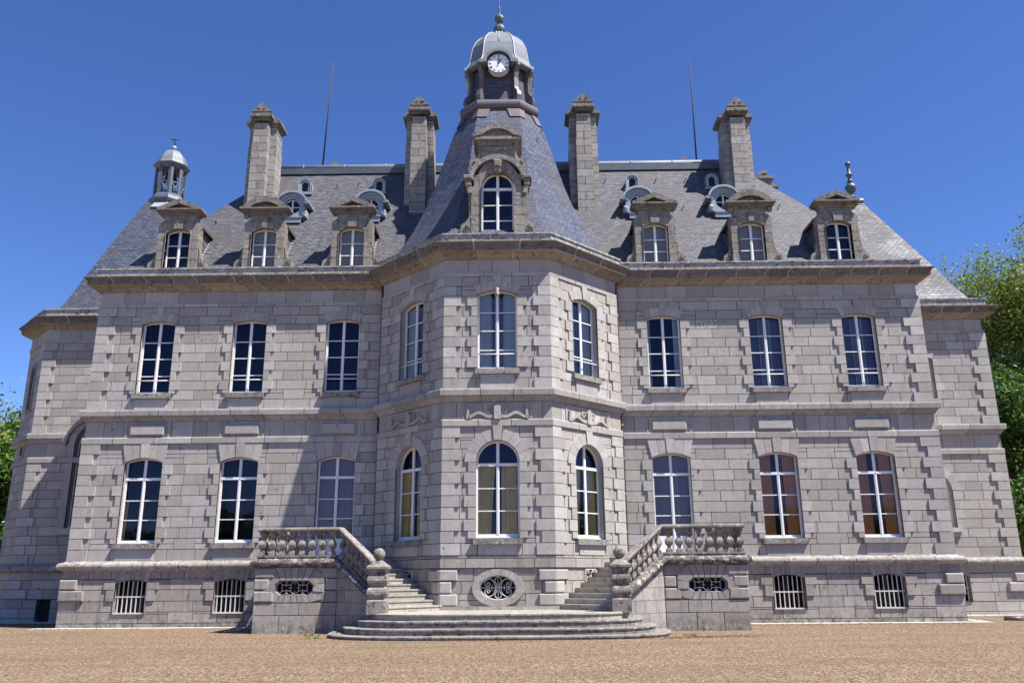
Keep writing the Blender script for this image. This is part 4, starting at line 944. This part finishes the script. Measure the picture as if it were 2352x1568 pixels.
for x in (-9.53, -6.03, 5.83, 9.55):
    F = Fr((x, 3.78), (1, 0)); m = MB(); o1 = outline(0, .60, 19.08, 19.52, .30, 12); o2 = outline(0, .30, 19.18, 19.52, .15, 12); ring2(m, F, o1, o2, -.12, 0); ring2(m, F, o1, outline(0, .52, 19.12, 19.52, .26, 12), -.1, .05)
    m.rect(F, -.36, .36, 19.02, 19.08, -.2, .08)
    for i in range(len(o1)): a, b = o1[i], o1[(i+1) % len(o1)]; m.add([F.P(*a, 0), F.P(*b, 0), F.P(*b, -.75), F.P(*a, -.75)], [[0, 1, 2, 3]])
    o = m.build('roof_vent', 'zincblue', CH, 'small arched zinc skylight high on the slates'); v = MB(); v.add([F.P(*p, -.1) for p in o2], [list(range(len(o2)))]); v.build('pane', 'room', o)
# ------------------------------------------------------------------ chimneys
def chimney(x, y, z0=16.2, ztop=22.48, sideways=False, parent=CH):
    m = MB(); z = z0; i = 0; h = .385; kc = MB(); kc.box(x-.61, x+.61, y+.43, y+1.24, z0, ztop); kc.box(x-.31, x+.31, y+.01, y+1.59, z0, ztop)
    def blk_(a, b, c, d, z, z1, n=1, al='x'):
        for k in range(n):
            if al == 'x': m.box(a+(b-a)*k/n+(.011 if k else 0), a+(b-a)*(k+1)/n-(.011 if k < n-1 else 0), c, d, z+.011, z1-.011)
            else: m.box(a, b, c+(d-c)*k/n+.006, c+(d-c)*(k+1)/n-.006, z+.006, z1-.006)
    while z < ztop-.02:
        z1 = min(z+h, ztop); e = .0 if z > 21.9 else (.02 if z > 20.9 else .045)
        if abs(z-21.9) < h or abs(z-20.9) < h: e += .0
        blk_(x-.62-e, x+.62+e, y+.42-e, y+1.25+e, z, z1, 1 if i % 2 else 1)
        blk_(x-.32-e, x+.32+e, y-e, y+.44, z, z1, 2 if i % 2 else 1); blk_(x-.32-e, x+.32+e, y+1.23, y+1.60+e, z, z1, 1)
        z = z1; i += 1
    for zb in (22.0, 21.15): m.box(x-.64, x+.64, y+.40, y+1.27, zb, zb+.09); m.box(x-.34, x+.34, y-.02, y+1.62, zb, zb+.09)
    o = m.build('chimney', 'chimney', parent); kc.build('joint_core', 'mortar', o)
    c = MB(); zt = ztop
    for e, a, b in ((.06, 0, .08), (.14, .08, .14), (.19, .14, .28), (.10, .28, .40)):
        c.box(x-.62-e, x+.62+e, y+.42-e, y+1.25+e, zt+a, zt+b)
        c.box(x-.32-e, x+.32+e, y-e, y+1.60+e, zt+a+.12, zt+b+.14)
    F = Fr((x, y-.16), (1, 0)); A_ = [(-.46, zt+.52), (.46, zt+.52), (.40, zt+.62), (.28, zt+.68), (.18, zt+.84), (.08, zt+.93), (-.08, zt+.93), (-.18, zt+.84), (-.28, zt+.68), (-.40, zt+.62)]
    c.prism(F, A_, -.34, 0, back=True); F2 = Fr((x, y+1.76), (-1, 0)); c.prism(F2, A_, -.34, 0, back=True)
    for sg in (-1, 1): c.tube(spiral(F, sg*.12, zt+.66, .08, .02, 1.4, 0, .0, 16, sg), .016, 4)
    for sg in (-1, 1): c.box(x+sg*.48-.12, x+sg*.48+.12, y+.55, y+1.1, zt+.40, zt+.50)
    c.build('chimney_cap', 'pediment', o)
    return o
for x, y, zt in ((-11.50, 2.85, 22.28), (-4.10, 2.85, 22.5), (3.57, 2.85, 22.55), (10.72, 2.85, 22.22)): chimney(x, y, ztop=zt)
chimney(-9.3, 8.6, 20.5, 22.25); chimney(9.35, 8.6, 20.5, 22.25)
# side chimney of the right slope, seen past the hip
m = MB(); F = Fr((13.55, 8.6), (1, 0))
m.rect(F, -.36, .36, 20, 21.9, -1.2, 0, back=True); m.rect(F, .3, .62, 20, 21.5, -1, -.2, back=True); m.rect(F, -.3, .75, 21.5, 21.68, -1.1, -.1, back=True)
A_, B_ = arc(.44, 22.05, .32), arc(.26, 22.05, .15); m.rect(F, -.48, .48, 21.9, 22.06, -1.3, .1, back=True)
for i in range(16): m.prism(F, [A_[i], A_[i+1], B_[i+1], B_[i]][::-1], -1.3, .1)
m.prism(F, [(-.28, 22.04), (.28, 22.04)]+B_[::-1], -1.2, .0); m.build('chimney', 'dormer', CH, 'round-crested rear chimney showing past the right hip')
for x, x2 in ((-9.18, -8.93), (9.28, 9.30)):
    m = MB(); m.tube([(x, 5.4, 21.1), (x2, 5.4, 27.3)], [.045, .022], 6); m.build('lightning_rod', 'rust', CH)
for x, z in ((-8.1, 19.6), (-7.1, 19.6), (4.6, 19.7), (7.0, 19.7), (8.4, 19.7), (5.1, 17.7), (7.9, 17.6), (12.2, 17.6), (4.1, 18.6), (-13, 17)):
    y = slope_y(z); hk = MB(); hk.tube([(x, y+.02, z+.1), (x, y-.12, z-.02), (x+.03, y-.16, z+.1), (x+.05, y-.13, z+.16)], .018, 5); hk.build('roof_hook', 'rust', rf)
for sg in (-1, 1): hk = MB(); hk.tube([(BX+sg*1.75, BC-1.45, 19.9), (BX+sg*1.78, BC-1.75, 19.75), (BX+sg*1.86, BC-1.8, 19.95)], .02, 5); hk.build('roof_hook', 'rust', br_)
# downpipes
for x, nm_ in ((BX+R+.10, 1), (BX-R-.10, -1)):
    m = MB(); y = -.09; m.tube([(x, y-.25, 12.95), (x, y, 12.7), (x, y, 8.3), (x+.0, y-.16, 8.15), (x, y-.16, 7.9), (x, y-.0, 7.5), (x, y-.0, 2.3)], .05, 8)
    for z in (11.6, 10.0, 8.6, 7.2, 5.9, 4.6, 3.2): m.tube([(x, y, z), (x, y, z+.12)], .065, 8)
    m.build('downpipe', 'copper' if nm_ > 0 else 'rust', CH, 'copper-brown rain pipe in the right corner of the bay' if nm_ > 0 else 'dull brown rain pipe in the left corner of the bay')
# ------------------------------------------------------------------ stairs
BS = -.2
BAL = [(.10, 0), (.10, .10), (.075, .11), (.075, .15), (.05, .18), (.055, .22), (.105, .30), (.118, .38), (.112, .44), (.07, .52), (.052, .60), (.05, .66), (.066, .72), (.09, .76), (.10, .80), (.10, .86)]
def baluster(parent, x, y, z, h, rot, slope=(0, 0)):
    m = MB(); k = h/.86; r2 = sqrt(2)*.98
    m.lathe((x, y, z), [(r*r2, zz*k) for r, zz in BAL], 4, rot+pi/4, False, slope=slope); return m.build('baluster', 'rail', parent)
def stair(m_, side):
    root = empty('stair_terrace', (BS+m_*6.8, -2.2, 0), f'stone stair terrace with balustrade on the {side} of the bay', 'staircase', 'twin entrance staircases')
    X = lambda x: BS+m_*x
    def Fm(p, q):     # frame between two plan points (local x), outward normal kept outward after mirroring
        a, b = (X(p[0]), p[1]), (X(q[0]), q[1])
        if m_ < 0: a, b = b, a
        return Fr(a, (b[0]-a[0], b[1]-a[1]))
    def bld(mb, n, mt, par=root, lab=None):
        o = mb.build(n, mt, par, lab)
        if par is root: place(o, root)
        return o
    XO, YF, XK = 8.0, -3.76, 5.33; NP = (3.72, -5.32)
    LEN = math.hypot(XK-NP[0], YF-NP[1]); FLn = XO-XK
    Ff = Fm((XK, YF), (XO, YF)); Fd = Fm(NP, (XK, YF)); Fs = Fm((XO, YF), (XO, 0))
    w = MB(); cr_ = MB(); wu = lambda u, L: u if m_ > 0 else L-u
    oc = (FLn*.50, 1.41); occ = wu(FLn*.52, FLn)
    hole = (occ-.62, occ+.62, 1.17, 1.65)
    ashlar(w, cr_, Ff, 0, FLn, [0-.15, .56, .95], [], .04, 1.0); ashlar(w, cr_, Ff, 0, FLn, [.95, 1.33, 1.70, 2.05], [hole], 0, .5)
    ashlar(w, cr_, Fs, 0, -YF, [-.15, .56, .95, 1.33, 1.70, 2.05], [], 0, .9)
    for (z0, z1, L) in ((.97, 1.31, .62), (1.35, 1.69, .46), (1.72, 2.03, .62)):
        a, b = sorted((wu(FLn+.03, FLn), wu(FLn-L, FLn))); w.pillow(Ff, a, b, z0, z1, -.02, .08, .04)
        a, b = sorted((wu(0-.02, FLn), wu(.36 if z0 > 1.3 and z0 < 1.5 else .5, FLn))); w.pillow(Ff, a, b, z0, z1, -.02, .06, .035)
    # voussoirs round the octagonal opening
    cu = occ; H, K = .62, .24
    octo = [(-H+.16, -K), (H-.16, -K), (H, -K+.13), (H, K-.13), (H-.16, K), (-H+.16, K), (-H, K-.13), (-H, -K+.13)]
    oo = [(cu+a, 1.41+b) for a, b in octo]
    for k, (p, q) in enumerate(zip(oo, oo[1:]+oo[:1])):
        w.add([Ff.P(*p, .05), Ff.P(*q, .05), Ff.P(*q, -.3), Ff.P(*p, -.3)], [[0, 1, 2, 3]])
    for i in range(5):
        for sz, z0, z1 in ((1, 1.65, 2.04), (-1, 1.17, .96)):
            a0, a1 = -.46+.92*i/5, -.46+.92*(i+1)/5; k2 = 1.38 if sz > 0 else 1.2
            p = [(cu+a0+.01, z0), (cu+a1-.01, z0), (cu+a1*k2-.01, z1), (cu+a0*k2+.01, z1)]; w.prism(Ff, p if sz > 0 else p[::-1], -.02, .05)
    for sx in (-1, 1):
        p = [(cu+sx*.63, 1.30), (cu+sx*.98, 1.28), (cu+sx*.98, 1.54), (cu+sx*.63, 1.52)]; w.prism(Ff, p if sx > 0 else p[::-1], -.02, .07)
        for sz in (-1, 1):
            p = [(cu+sx*.47, 1.41+sz*.24), (cu+sx*.63, 1.41+sz*.11), (cu+sx*.97, 1.41+sz*(.16)), (cu+sx*.97, 1.41+sz*(.34)), (cu+sx*(.64 if sz > 0 else .56), 1.41+sz*(.62 if sz > 0 else .45))]
            w.prism(Ff, p if sx*sz > 0 else p[::-1], -.02, .05)
    # diagonal wall following the flight
    zk, zn = 2.04, 1.02
    bd = [-.15, .56, .95, 1.33, 1.70, 2.05]
    zt_ = lambda u: zn+(zk-zn)*(wu(u, LEN))/LEN
    for a, b in zip(bd, bd[1:]):
        u = 0.
        while u < LEN-.01:
            u2 = min(LEN, u+random.uniform(.42, .75))
            if LEN-u2 < .2: u2 = LEN
            za, zb_ = min(b, zt_(u)), min(b, zt_(u2))
            if max(za, zb_) > a+.02:
                p = [(u+.006, a+.006), (u2-.006, a+.006), (u2-.006, max(zb_-.006, a+.008)), (u+.006, max(za-.006, a+.008))]
                w.prism(Fd, p, -.02, 0)
            u = u2
    cr_.prism(Fd, [(0, -.15), (LEN, -.15), (LEN, zt_(LEN)), (0, zt_(0))], -.3, -.012, back=True)
    tw_ = bld(w, 'terrace_wall', 'basest'); cr_.build('joint_core', 'mortar', tw_); 
    # grille
    g = MB(); dI = -.06
    o8 = [Ff.P(*p, dI) for p in [(cu+a*.97, 1.41+b*.95) for a, b in octo]]; g.tube(o8+o8[:1], .018, 5)
    for c0 in (-.54, 0., .54):
        for sg in (-1, 1):
            if abs(c0+sg*.15) < .62:
                g.tube([Ff.P(cu+c0, 1.64, dI), Ff.P(cu+c0+sg*.13, 1.52, dI), Ff.P(cu+c0+sg*.13, 1.30, dI), Ff.P(cu+c0, 1.18, dI)], .013, 5)
        g.tube([Ff.P(cu+c0, 1.62, dI), Ff.P(cu+c0, 1.50, dI)], .009, 4); g.tube([Ff.P(cu+c0, 1.32, dI), Ff.P(cu+c0, 1.2, dI)], .009, 4); 
        if abs(c0) < .5: g.tube([Ff.P(cu+c0-.2, 1.41, dI), Ff.P(cu+c0-.07, 1.41, dI)], .009, 4); g.tube([Ff.P(cu+c0+.07, 1.41, dI), Ff.P(cu+c0+.2, 1.41, dI)], .009, 4)
    for c0 in (-.27, .27):
        for zz in (1.32, 1.50): g.tube([Ff.P(cu+c0-.14, zz, dI), Ff.P(cu+c0+.14, zz, dI)], .013, 5)
        for zz in (1.24, 1.58): g.tube([Ff.P(cu+c0-.05, zz, dI), Ff.P(cu+c0+.05, zz, dI)], .009, 4)
        for a, b in ((1.19, 1.38), (1.44, 1.63)): g.tube([Ff.P(cu+c0, a, dI), Ff.P(cu+c0, b, dI)], .009, 4)
    gg = bld(g, 'grille', 'whiteiron'); bk = MB(); bk.rect(Ff, cu-.7, cu+.7, 1.1, 1.72, -.42, -.4); bk.build('cellar_recess', 'room', gg)
    # terrace floor + steps
    fl = MB()
    A0 = (X(4.6), -.45); poly = [(X(XO), 0), (X(XO), YF), (X(XK), YF), (X(5.75), -3.35), (X(3.85), -1.25), (X(4.55), -.45), (X(4.55), 0)]
    fl.add([(x, y, 2.345) for x, y in poly]+[(x, y, 2.06) for x, y in poly], [list(range(7))]+[[i, (i+1) % 7, (i+1) % 7+7, i+7] for i in range(7)]); bld(fl, 'terrace_floor', 'step')
    st = MB(); rise = (2.345-.66)/10; dx = .7071
    c0, o0 = (1.905-.096*m_, -3.19), (3.82, -5.2)
    c0 = (1.905+.0, -3.19)
    for k in range(10):
        t0, t1 = .31*k, .31*(k+1)+.3; off = .02
        P_ = [(c0[0]+t0*dx-.1, c0[1]+t0*dx+.05), (o0[0]+t0*dx-.08, o0[1]+t0*dx-.06), (o0[0]+t1*dx-.08, o0[1]+t1*dx-.06), (c0[0]+t1*dx-.1, c0[1]+t1*dx+.05)]
        zt, zb_ = .66+rise*(k+1), .60
        V_ = [(X(a)+BX*.0-.0, b, zt) for a, b in P_]+[(X(a), b, zt-.05) for a, b in P_]
        nx = [(P_[0][0]+.018, P_[0][1]+.018), (P_[1][0]+.018, P_[1][1]+.018)]+P_[2:]
        V_ += [(X(a), b, zt-.05) for a, b in nx]+[(X(a), b, zb_) for a, b in nx]
        st.add(V_, [[0, 1, 2, 3]]+[[i, (i+1) % 4, (i+1) % 4+4, i+4] for i in range(4)]+[[i+8, (i+1) % 4+8, (i+1) % 4+12, i+12] for i in range(4)])
    bld(st, 'flight_of_steps', 'step')
    # torus and rails
    to = MB(); n = 10
    def bar(path3, prof2):        # profile (o outward, z) swept along 3-D path with plan normals
        N_ = []
        for a, b in zip(path3, path3[1:]):
            dx_, dy_ = b[0]-a[0], b[1]-a[1]; l = math.hypot(dx_, dy_); N_.append(Vector((dy_/l, -dx_/l)))
        mm = [(N_[max(i-1, 0)]+N_[min(i, len(N_)-1)])/(1+N_[max(i-1, 0)].dot(N_[min(i, len(N_)-1)])) for i in range(len(path3))]
        return [[(p[0]+q.x*o_*m_, p[1]+q.y*o_*m_, p[2]+z_) for o_, z_ in prof2] for p, q in zip(path3, mm)]
    def sweep3(mb, path3, prof2, sub=1):
        R_ = bar(path3, prof2); k = len(prof2)
        for a, b in zip(R_, R_[1:]):
            L = (Vector(b[0])-Vector(a[0])).length; nn = max(1, round(L/1.0))
            for j_ in range(nn):
                A2 = [Vector(p).lerp(Vector(q), j_/nn+.003) for p, q in zip(a, b)]; B2 = [Vector(p).lerp(Vector(q), (j_+1)/nn-.003) for p, q in zip(a, b)]
                mb.add(A2+B2, [[i, i+k, (i+1) % k+k, (i+1) % k] for i in range(k)]+[list(range(k)), list(range(k, 2*k))])
    side_pts = [(X(XO), 0), (X(XO), YF), (X(XK), YF), (X(NP[0]+.12), NP[1]+.12)]
    zz = [0, 0, 0, -1.10]
    TPr = [(-.2, -.14), (.0, -.15), (.03, -.15)]+[(.05+.13*cos(a), .0+.13*sin(a)) for a in [-pi/2+pi*k/8 for k in range(9)]]+[(.0, .14), (0, .19), (-.2, .19)]
    # path must run so that outward is right-hand side for m_=+1: reverse direction
    path = [(p[0], p[1], 2.19+z) for p, z in zip(side_pts, zz)]
    path = path[::-1]
    sweep3(to, path, TPr)
    bld(to, 'torus_moulding', 'railtorus')
    bal = MB(); RPf = [(-.14, 0), (.12, 0), (.15, .04), (.15, .09), (.12, .13), (-.14, .13), (-.17, .09), (-.17, .04)]
    cpt = -.08
    pr3 = [(p[0], p[1], 3.20+z*1.1) for p, z in zip(side_pts, zz)][::-1]
    pr3 = [(a-0, b, c) for a, b, c in pr3]
    sweep3(bal, pr3, [(o_-.10, z_) for o_, z_ in RPf])
    sweep3(bal, [(a, b, c-.82-.0) for a, b, c in pr3], [(-.22, 0), (.02, 0), (.02, .06), (-.22, .06)])
    ba = bld(bal, 'balustrade', 'rail')
    yb = YF+.1
    nf = 8
    for k in range(nf):
        x = XK+.22+(XO-.12-XK-.22)*k/(nf-1); o = baluster(ba, X(x), yb, 2.43, .77, 0)
    for k in range(9):
        y = yb+.38*(k+1)
        if y < -.15: baluster(ba, X(XO-.12), y, 2.43, .77, 0)
    nd_ = 8
    for k in range(nd_):
        t = (k+.6)/(nd_+.3); a = Vector((XK, YF)).lerp(Vector(NP), t); nrm = Vector((-.7071, .7071))*.10
        x, y = a.x+nrm.x, a.y+nrm.y; z = 2.43-1.16*t; sl = 1.15/LEN
        baluster(ba, X(x), y, z, .77, pi/4, (m_*sl*.7071, sl*.7071))
    # newel
    nw = MB(); c = (X(NP[0]), NP[1], 0); q2 = sqrt(2)
    nw.lathe(c, [(r_*q2, z_) for r_, z_ in [(.29, .64), (.29, 1.02), (.25, 1.05), (.23, 1.10), (.265, 1.15), (.295, 1.22), (.30, 1.29), (.285, 1.36), (.24, 1.42), (.22, 1.45), (.24, 1.49), (.285, 1.55), (.30, 1.62), (.29, 1.69), (.27, 1.76), (.24, 1.79), (.23, 1.84), (.28, 1.93), (.335, 1.97), (.335, 2.03), (.27, 2.08), (.15, 2.18), (.09, 2.22), (.08, 2.25)]], 4, pi/4, False)
    no = bld(nw, 'newel_post', 'rail'); bb = MB(); bb.lathe(c, [(.02, 2.22)]+[(.19*sin(a), 2.40-.19*cos(a)) for a in [pi*k/12 for k in range(1, 12)]]+[(.02, 2.59)], 16); bb.build('ball', 'rail', no)
    return root
stair(-1, 'left'); stair(1, 'right')
# broad curved steps
stp = empty('entrance_steps', (BS, -5.5, 0), 'broad curved stone steps spreading out before the central bay', 'steps')
def sup(a, yf, y0=-3.0, n=4.2, N=48):
    return [(BS+a*(abs(cos(t))**(2/n))*(1 if cos(t) > 0 else -1), y0-(abs(yf)-abs(y0))*(abs(sin(t))**(2/n))) for t in [pi*k/N for k in range(N+1)]]
for k, (a, yf, z) in enumerate(((5.28, -7.52, .10), (4.86, -7.14, .28), (4.48, -6.76, .47), (4.10, -6.38, .66))):
    m = MB(); o1 = sup(a, yf); o2 = sup(a-.03, yf+.03); N = len(o1); zb = (-.1, .1, .28, .47)[k]
    # stones of each step
    i = 0
    while i < N-1:
        j_ = min(N-1, i+random.choice((6, 8, 10)));
        if N-1-j_ < 3: j_ = N-1
        idx = list(range(i, j_+1)); t = rt(random.choice((0, 0, .3)))
        for p, q in zip(idx, idx[1:]):
            P1, P2, Q1, Q2 = o1[p], o1[q], o2[p], o2[q]
            gp = .012 if p == i and i > 0 else 0
            P1 = (P1[0]+(P2[0]-P1[0])*gp, P1[1]+(P2[1]-P1[1])*gp); Q1 = (Q1[0]+(Q2[0]-Q1[0])*gp, Q1[1]+(Q2[1]-Q1[1])*gp)
            m.add([(*P1, z-.05), (*P2, z-.05), (*P2, z-.012), (*P1, z-.012), (*Q1, z), (*Q2, z), (*Q1, z-.055), (*Q2, z-.055), (*Q1, zb-.02), (*Q2, zb-.02), (P1[0], -3, z), (P2[0], -3, z)], [[0, 1, 2, 3], [3, 2, 5, 4], [6, 7, 1, 0], [8, 9, 7, 6], [4, 5, 11, 10]], t)
        i = j_
    o = m.build('step', 'step' if k == 3 else 'rail', stp); place(o, stp)
    rk = MB(); rk.add([(x*1.0, y+.02 if y < -3.1 else y, zb-.02) for x, y in o2]+[(x, y+.02 if y < -3.1 else y, z-.01) for x, y in o2], [[i, i+1, i+1+N, i+N] for i in range(N-1)]); rk.build('joint_core', 'mortar', o)
pl_ = MB(); pp = [(BX-R, .0), (BX-R, -.5), (BX-HW-.1, -3.33), (BX+HW+.1, -3.33), (BX+R, -.5), (BX+R, 0)]
ashlar(pl_, pl_, Fr((BX, -3.33), (1, 0)), -HW-.12, HW+.12, [.60, .78], [], 0, 1.6); pl_.add([(BX-HW-.12, -3.33, .78), (BX+HW+.12, -3.33, .78), (BX+HW+.12, -3.1, .785), (BX-HW-.12, -3.1, .785)], [[0, 1, 2, 3]])
for F, u0, u1 in ((FBR, 0, FL), (FBL, 0, FL)): pl_.rect(F, u0, u1, .6, .78, 0, .05)
place(pl_.build('bay_footing', 'step', stp), stp)
# ------------------------------------------------------------------ ground
g = MB(); g.add([(-300, -200, 0), (300, -200, 0), (300, 300, 0), (-300, 300, 0)], [[0, 1, 2, 3]]); tag(g.build('ground', 'gravel'), 'brown gravel forecourt', None, None, 'structure')
kb = MB()
for a, b in ((-WX-.9, -8.3), (7.9, WX+.9)):
    x = a
    while x < b-.1: x2 = min(b, x+random.uniform(1.4, 2.4)); kb.box(x+.01, x2-.01, -.62+random.uniform(-.02, .02), -.1, -.05, .035); x = x2
for a, b in ((WX+.4, 24), (-24.5, -WX-.6)):
    x = a
    while x < b-.1: x2 = min(b, x+random.uniform(1.4, 2.4)); kb.box(x+.01, x2-.01, PY-.75, PY-.1, -.05, .04); x = x2
kb.box(WX+.5, WX+.9, -.1, PY-.8, -.05, .038)
tag(kb.build('paving_kerb', 'kerb'), 'pale stone kerb strip along the foot of the walls', None, None, 'structure')
dc = MB(); dc.lathe((18.9, 1.2, 0), [(.34, -.02), (.34, .10), (.30, .15), (.05, .16)], 14); tag(dc.build('drain_cover', 'lead'), 'low dark grey drain cover at the foot of the right pavilion', 'drain cover')
lv = MB(); random.seed(3)
for i in range(900):
    if random.random() < .5: x = random.gauss(5.6, 1.0); y = -6.6-abs(random.gauss(0, .35))+(x-5.6)*.2
    else: x = random.uniform(8, 16.5); y = -.75-abs(random.gauss(0, .28))
    if i % 9 == 0: x, y = random.gauss(.2, .8), -7.62-abs(random.gauss(0, .05))
    a = random.uniform(0, 6.3); s_ = random.uniform(.015, .04); z = .012+random.random()*.015
    lv.add([(x+s_*cos(a+k*pi/2), y+s_*sin(a+k*pi/2), z+.008*(k % 2)) for k in range(4)], [[0, 1, 2, 3]])
tag(lv.build('fallen_leaves', 'dryleaf'), 'scattered reddish dry leaves on the gravel by the wall', None, None, 'stuff')
gw = MB(); random.seed(12)
for cx_, cy_, n_, sp_ in ((-6.0, -5.0, 16, .25), (-8.9, -.7, 10, .5), (-15, -.7, 12, 1.6), (6.3, -4.0, 8, .8), (12, -.72, 14, 2.5), (-5.6, -6.4, 14, .15), (5.4, -6.3, 14, .2), (-20, 4.3, 16, 1.2), (20, 4.2, 16, 1.4), (17.4, .6, 10, .5)):
    for i in range(n_):
        x, y = cx_+random.gauss(0, sp_), cy_+random.gauss(0, .06)
        for k in range(5):
            a = random.uniform(0, 6.3); h_ = random.uniform(.03, .11); dx, dy = cos(a)*.05, sin(a)*.05
            gw.add([(x-.006, y, 0), (x+.006, y, 0), (x+dx, y+dy, h_)], [[0, 1, 2]], (random.random(), 0, 0))
tag(gw.build('weeds', 'leaf2'), 'thin weeds and grass sprouting along the foot of the walls', None, None, 'stuff')
# ------------------------------------------------------------------ trees
def tree(name, base, h, spread, crown0, nleaf, leafs, mt, label, seed, up=.55, levels=4, trunk_r=.45, group=None):
    random.seed(seed); tr = MB(); tips = []
    def grow(p, d, L, r, lv):
        pts = [p]; rs = [r]; q = p.copy(); dd = d.copy(); n = 4
        for i in range(n):
            dd = (dd+Vector((random.gauss(0, .14), random.gauss(0, .14), random.gauss(.03, .1)))).normalized(); q = q+dd*(L/n); pts.append(q.copy()); rs.append(r*(1-.45*(i+1)/n))
        tr.tube(pts, rs, 6 if lv < 2 else 4, (.5, .5, 0), True, False)
        if lv >= 2: tips.extend([(x, lv) for x in pts[2:]])
        if lv >= levels: return
        nb = 5 if lv == 0 else random.choice((3, 4))
        for b in range(nb):
            k = random.randint(2, n) if lv else n-random.choice((0, 1, 1, 2))
            a = 2*pi*(b+random.random()*.6)/nb; out = Vector((cos(a), sin(a), 0)); nd2 = (out*(1-up)*1.3+dd*.45+Vector((0, 0, up*.5+random.uniform(-.2, .15)))).normalized()
            grow(pts[k], nd2, L*random.uniform(.62, .82), rs[k]*.68, lv+1)
    root = empty(name, base, label, 'tree', group)
    b = Vector(base); grow(b, Vector((0, 0, 1)), crown0, trunk_r, 0)
    # scale positions so the crown fills the wanted envelope
    mx = max(math.hypot(t[0].x-b.x, t[0].y-b.y) for t in tips); mz = max(t[0].z for t in tips)-b.z
    sx, sz = spread/mx, h/mz
    tr.v = [(b.x+(x-b.x)*(1+(sx-1)*min(1, (z-b.z)/crown0)), b.y+(y-b.y)*(1+(sx-1)*min(1, (z-b.z)/crown0)), b.z+(z-b.z)*sz) for x, y, z in tr.v]
    o = tr.build('trunk', 'bark', root); place(o, root)
    lf = MB(); T_ = [Vector((b.x+(t.x-b.x)*sx, b.y+(t.y-b.y)*sx, b.z+(t.z-b.z)*sz)) for t, l in tips]
    for i in range(nleaf):
        c = random.choice(T_); c2 = c+Vector((random.gauss(0, .42), random.gauss(0, .42), random.gauss(-.02, .34)))
        s_ = leafs*random.uniform(.6, 1.3); n_ = Vector((random.gauss(0, 1), random.gauss(0, 1), random.gauss(.6, 1))).normalized()
        t_ = n_.orthogonal().normalized(); bt = n_.cross(t_); a = random.uniform(0, 6.3); t_, bt = t_*cos(a)+bt*sin(a), bt*cos(a)-t_*sin(a)
        lf.add([c2-t_*s_, c2-bt*s_*.5, c2+t_*s_, c2+bt*s_*.5], [[0, 1, 2, 3]], (random.random(), 0, 0))
    o = lf.build('crown', mt, root); place(o, root)
    return root
tree('tree', (37.8, 24, 0), 24.9, 8.8, 7.0, 62000, .125, 'leaf', 'tall spreading tree in fresh yellow-green leaf, branches showing, behind the right pavilion', 5, .5, 5, .5)
tree('tree', (32.8, 20, 0), 15.5, 7.0, 2.6, 66000, .14, 'leaf2', 'dense bright green tree low beside the right pavilion wall', 11, .45, 5, .4)
tree('tree', (-30.0, 16, 0), 11.4, 5.4, 2.0, 40000, .16, 'leaf2', 'leafy green tree at the left edge behind the chapel wall', 21, .5, 5, .3)
tree('tree', (-28.6, 14, 0), 12.6, 3.2, 4.0, 1500, .12, 'leaf', 'thin nearly bare sapling with upright twigs left of the chapel', 33, .8, 4, .12)

tree('shrub', (28.6, 13, 0), 7.2, 3.6, 1.2, 16000, .15, 'leaf2', 'low leafy shrub closing the gap at the far right edge', 41, .4, 4, .12)
tree('shrub', (-28.2, 10, 0), 4.8, 2.6, .8, 11000, .13, 'leaf2', 'low leafy shrub at the far left edge by the chapel foot', 43, .4, 4, .1)
# a belt of woodland closing the view far behind the chateau
random.seed(99); wd = MB()
for i in range(150000):
    a = random.uniform(-pi, pi); r_ = random.uniform(85, 105); x = r_*sin(a)*1.2; y = r_*cos(a)*.9-12 if cos(a) > 0 else r_*cos(a)*.95-20
    hgt = 9+3.5*sin(x*.23)+2.5*sin(x*.61+1)+1.5*sin(x*1.7); z = hgt*random.random()**.8
    n_ = Vector((random.gauss(0, 1), random.gauss(-.6, 1), random.gauss(.5, 1))).normalized(); t_ = n_.orthogonal().normalized(); bt = n_.cross(t_); s_ = random.uniform(.35, .8); c2 = Vector((x, y, z))
    wd.add([c2-t_*s_, c2-bt*s_*.6, c2+t_*s_, c2+bt*s_*.6], [[0, 1, 2, 3]], (random.random(), 0, 0))
tag(wd.build('distant_woods', 'leaf2'), 'belt of green woodland far off around the chateau and its forecourt', None, None, 'stuff')
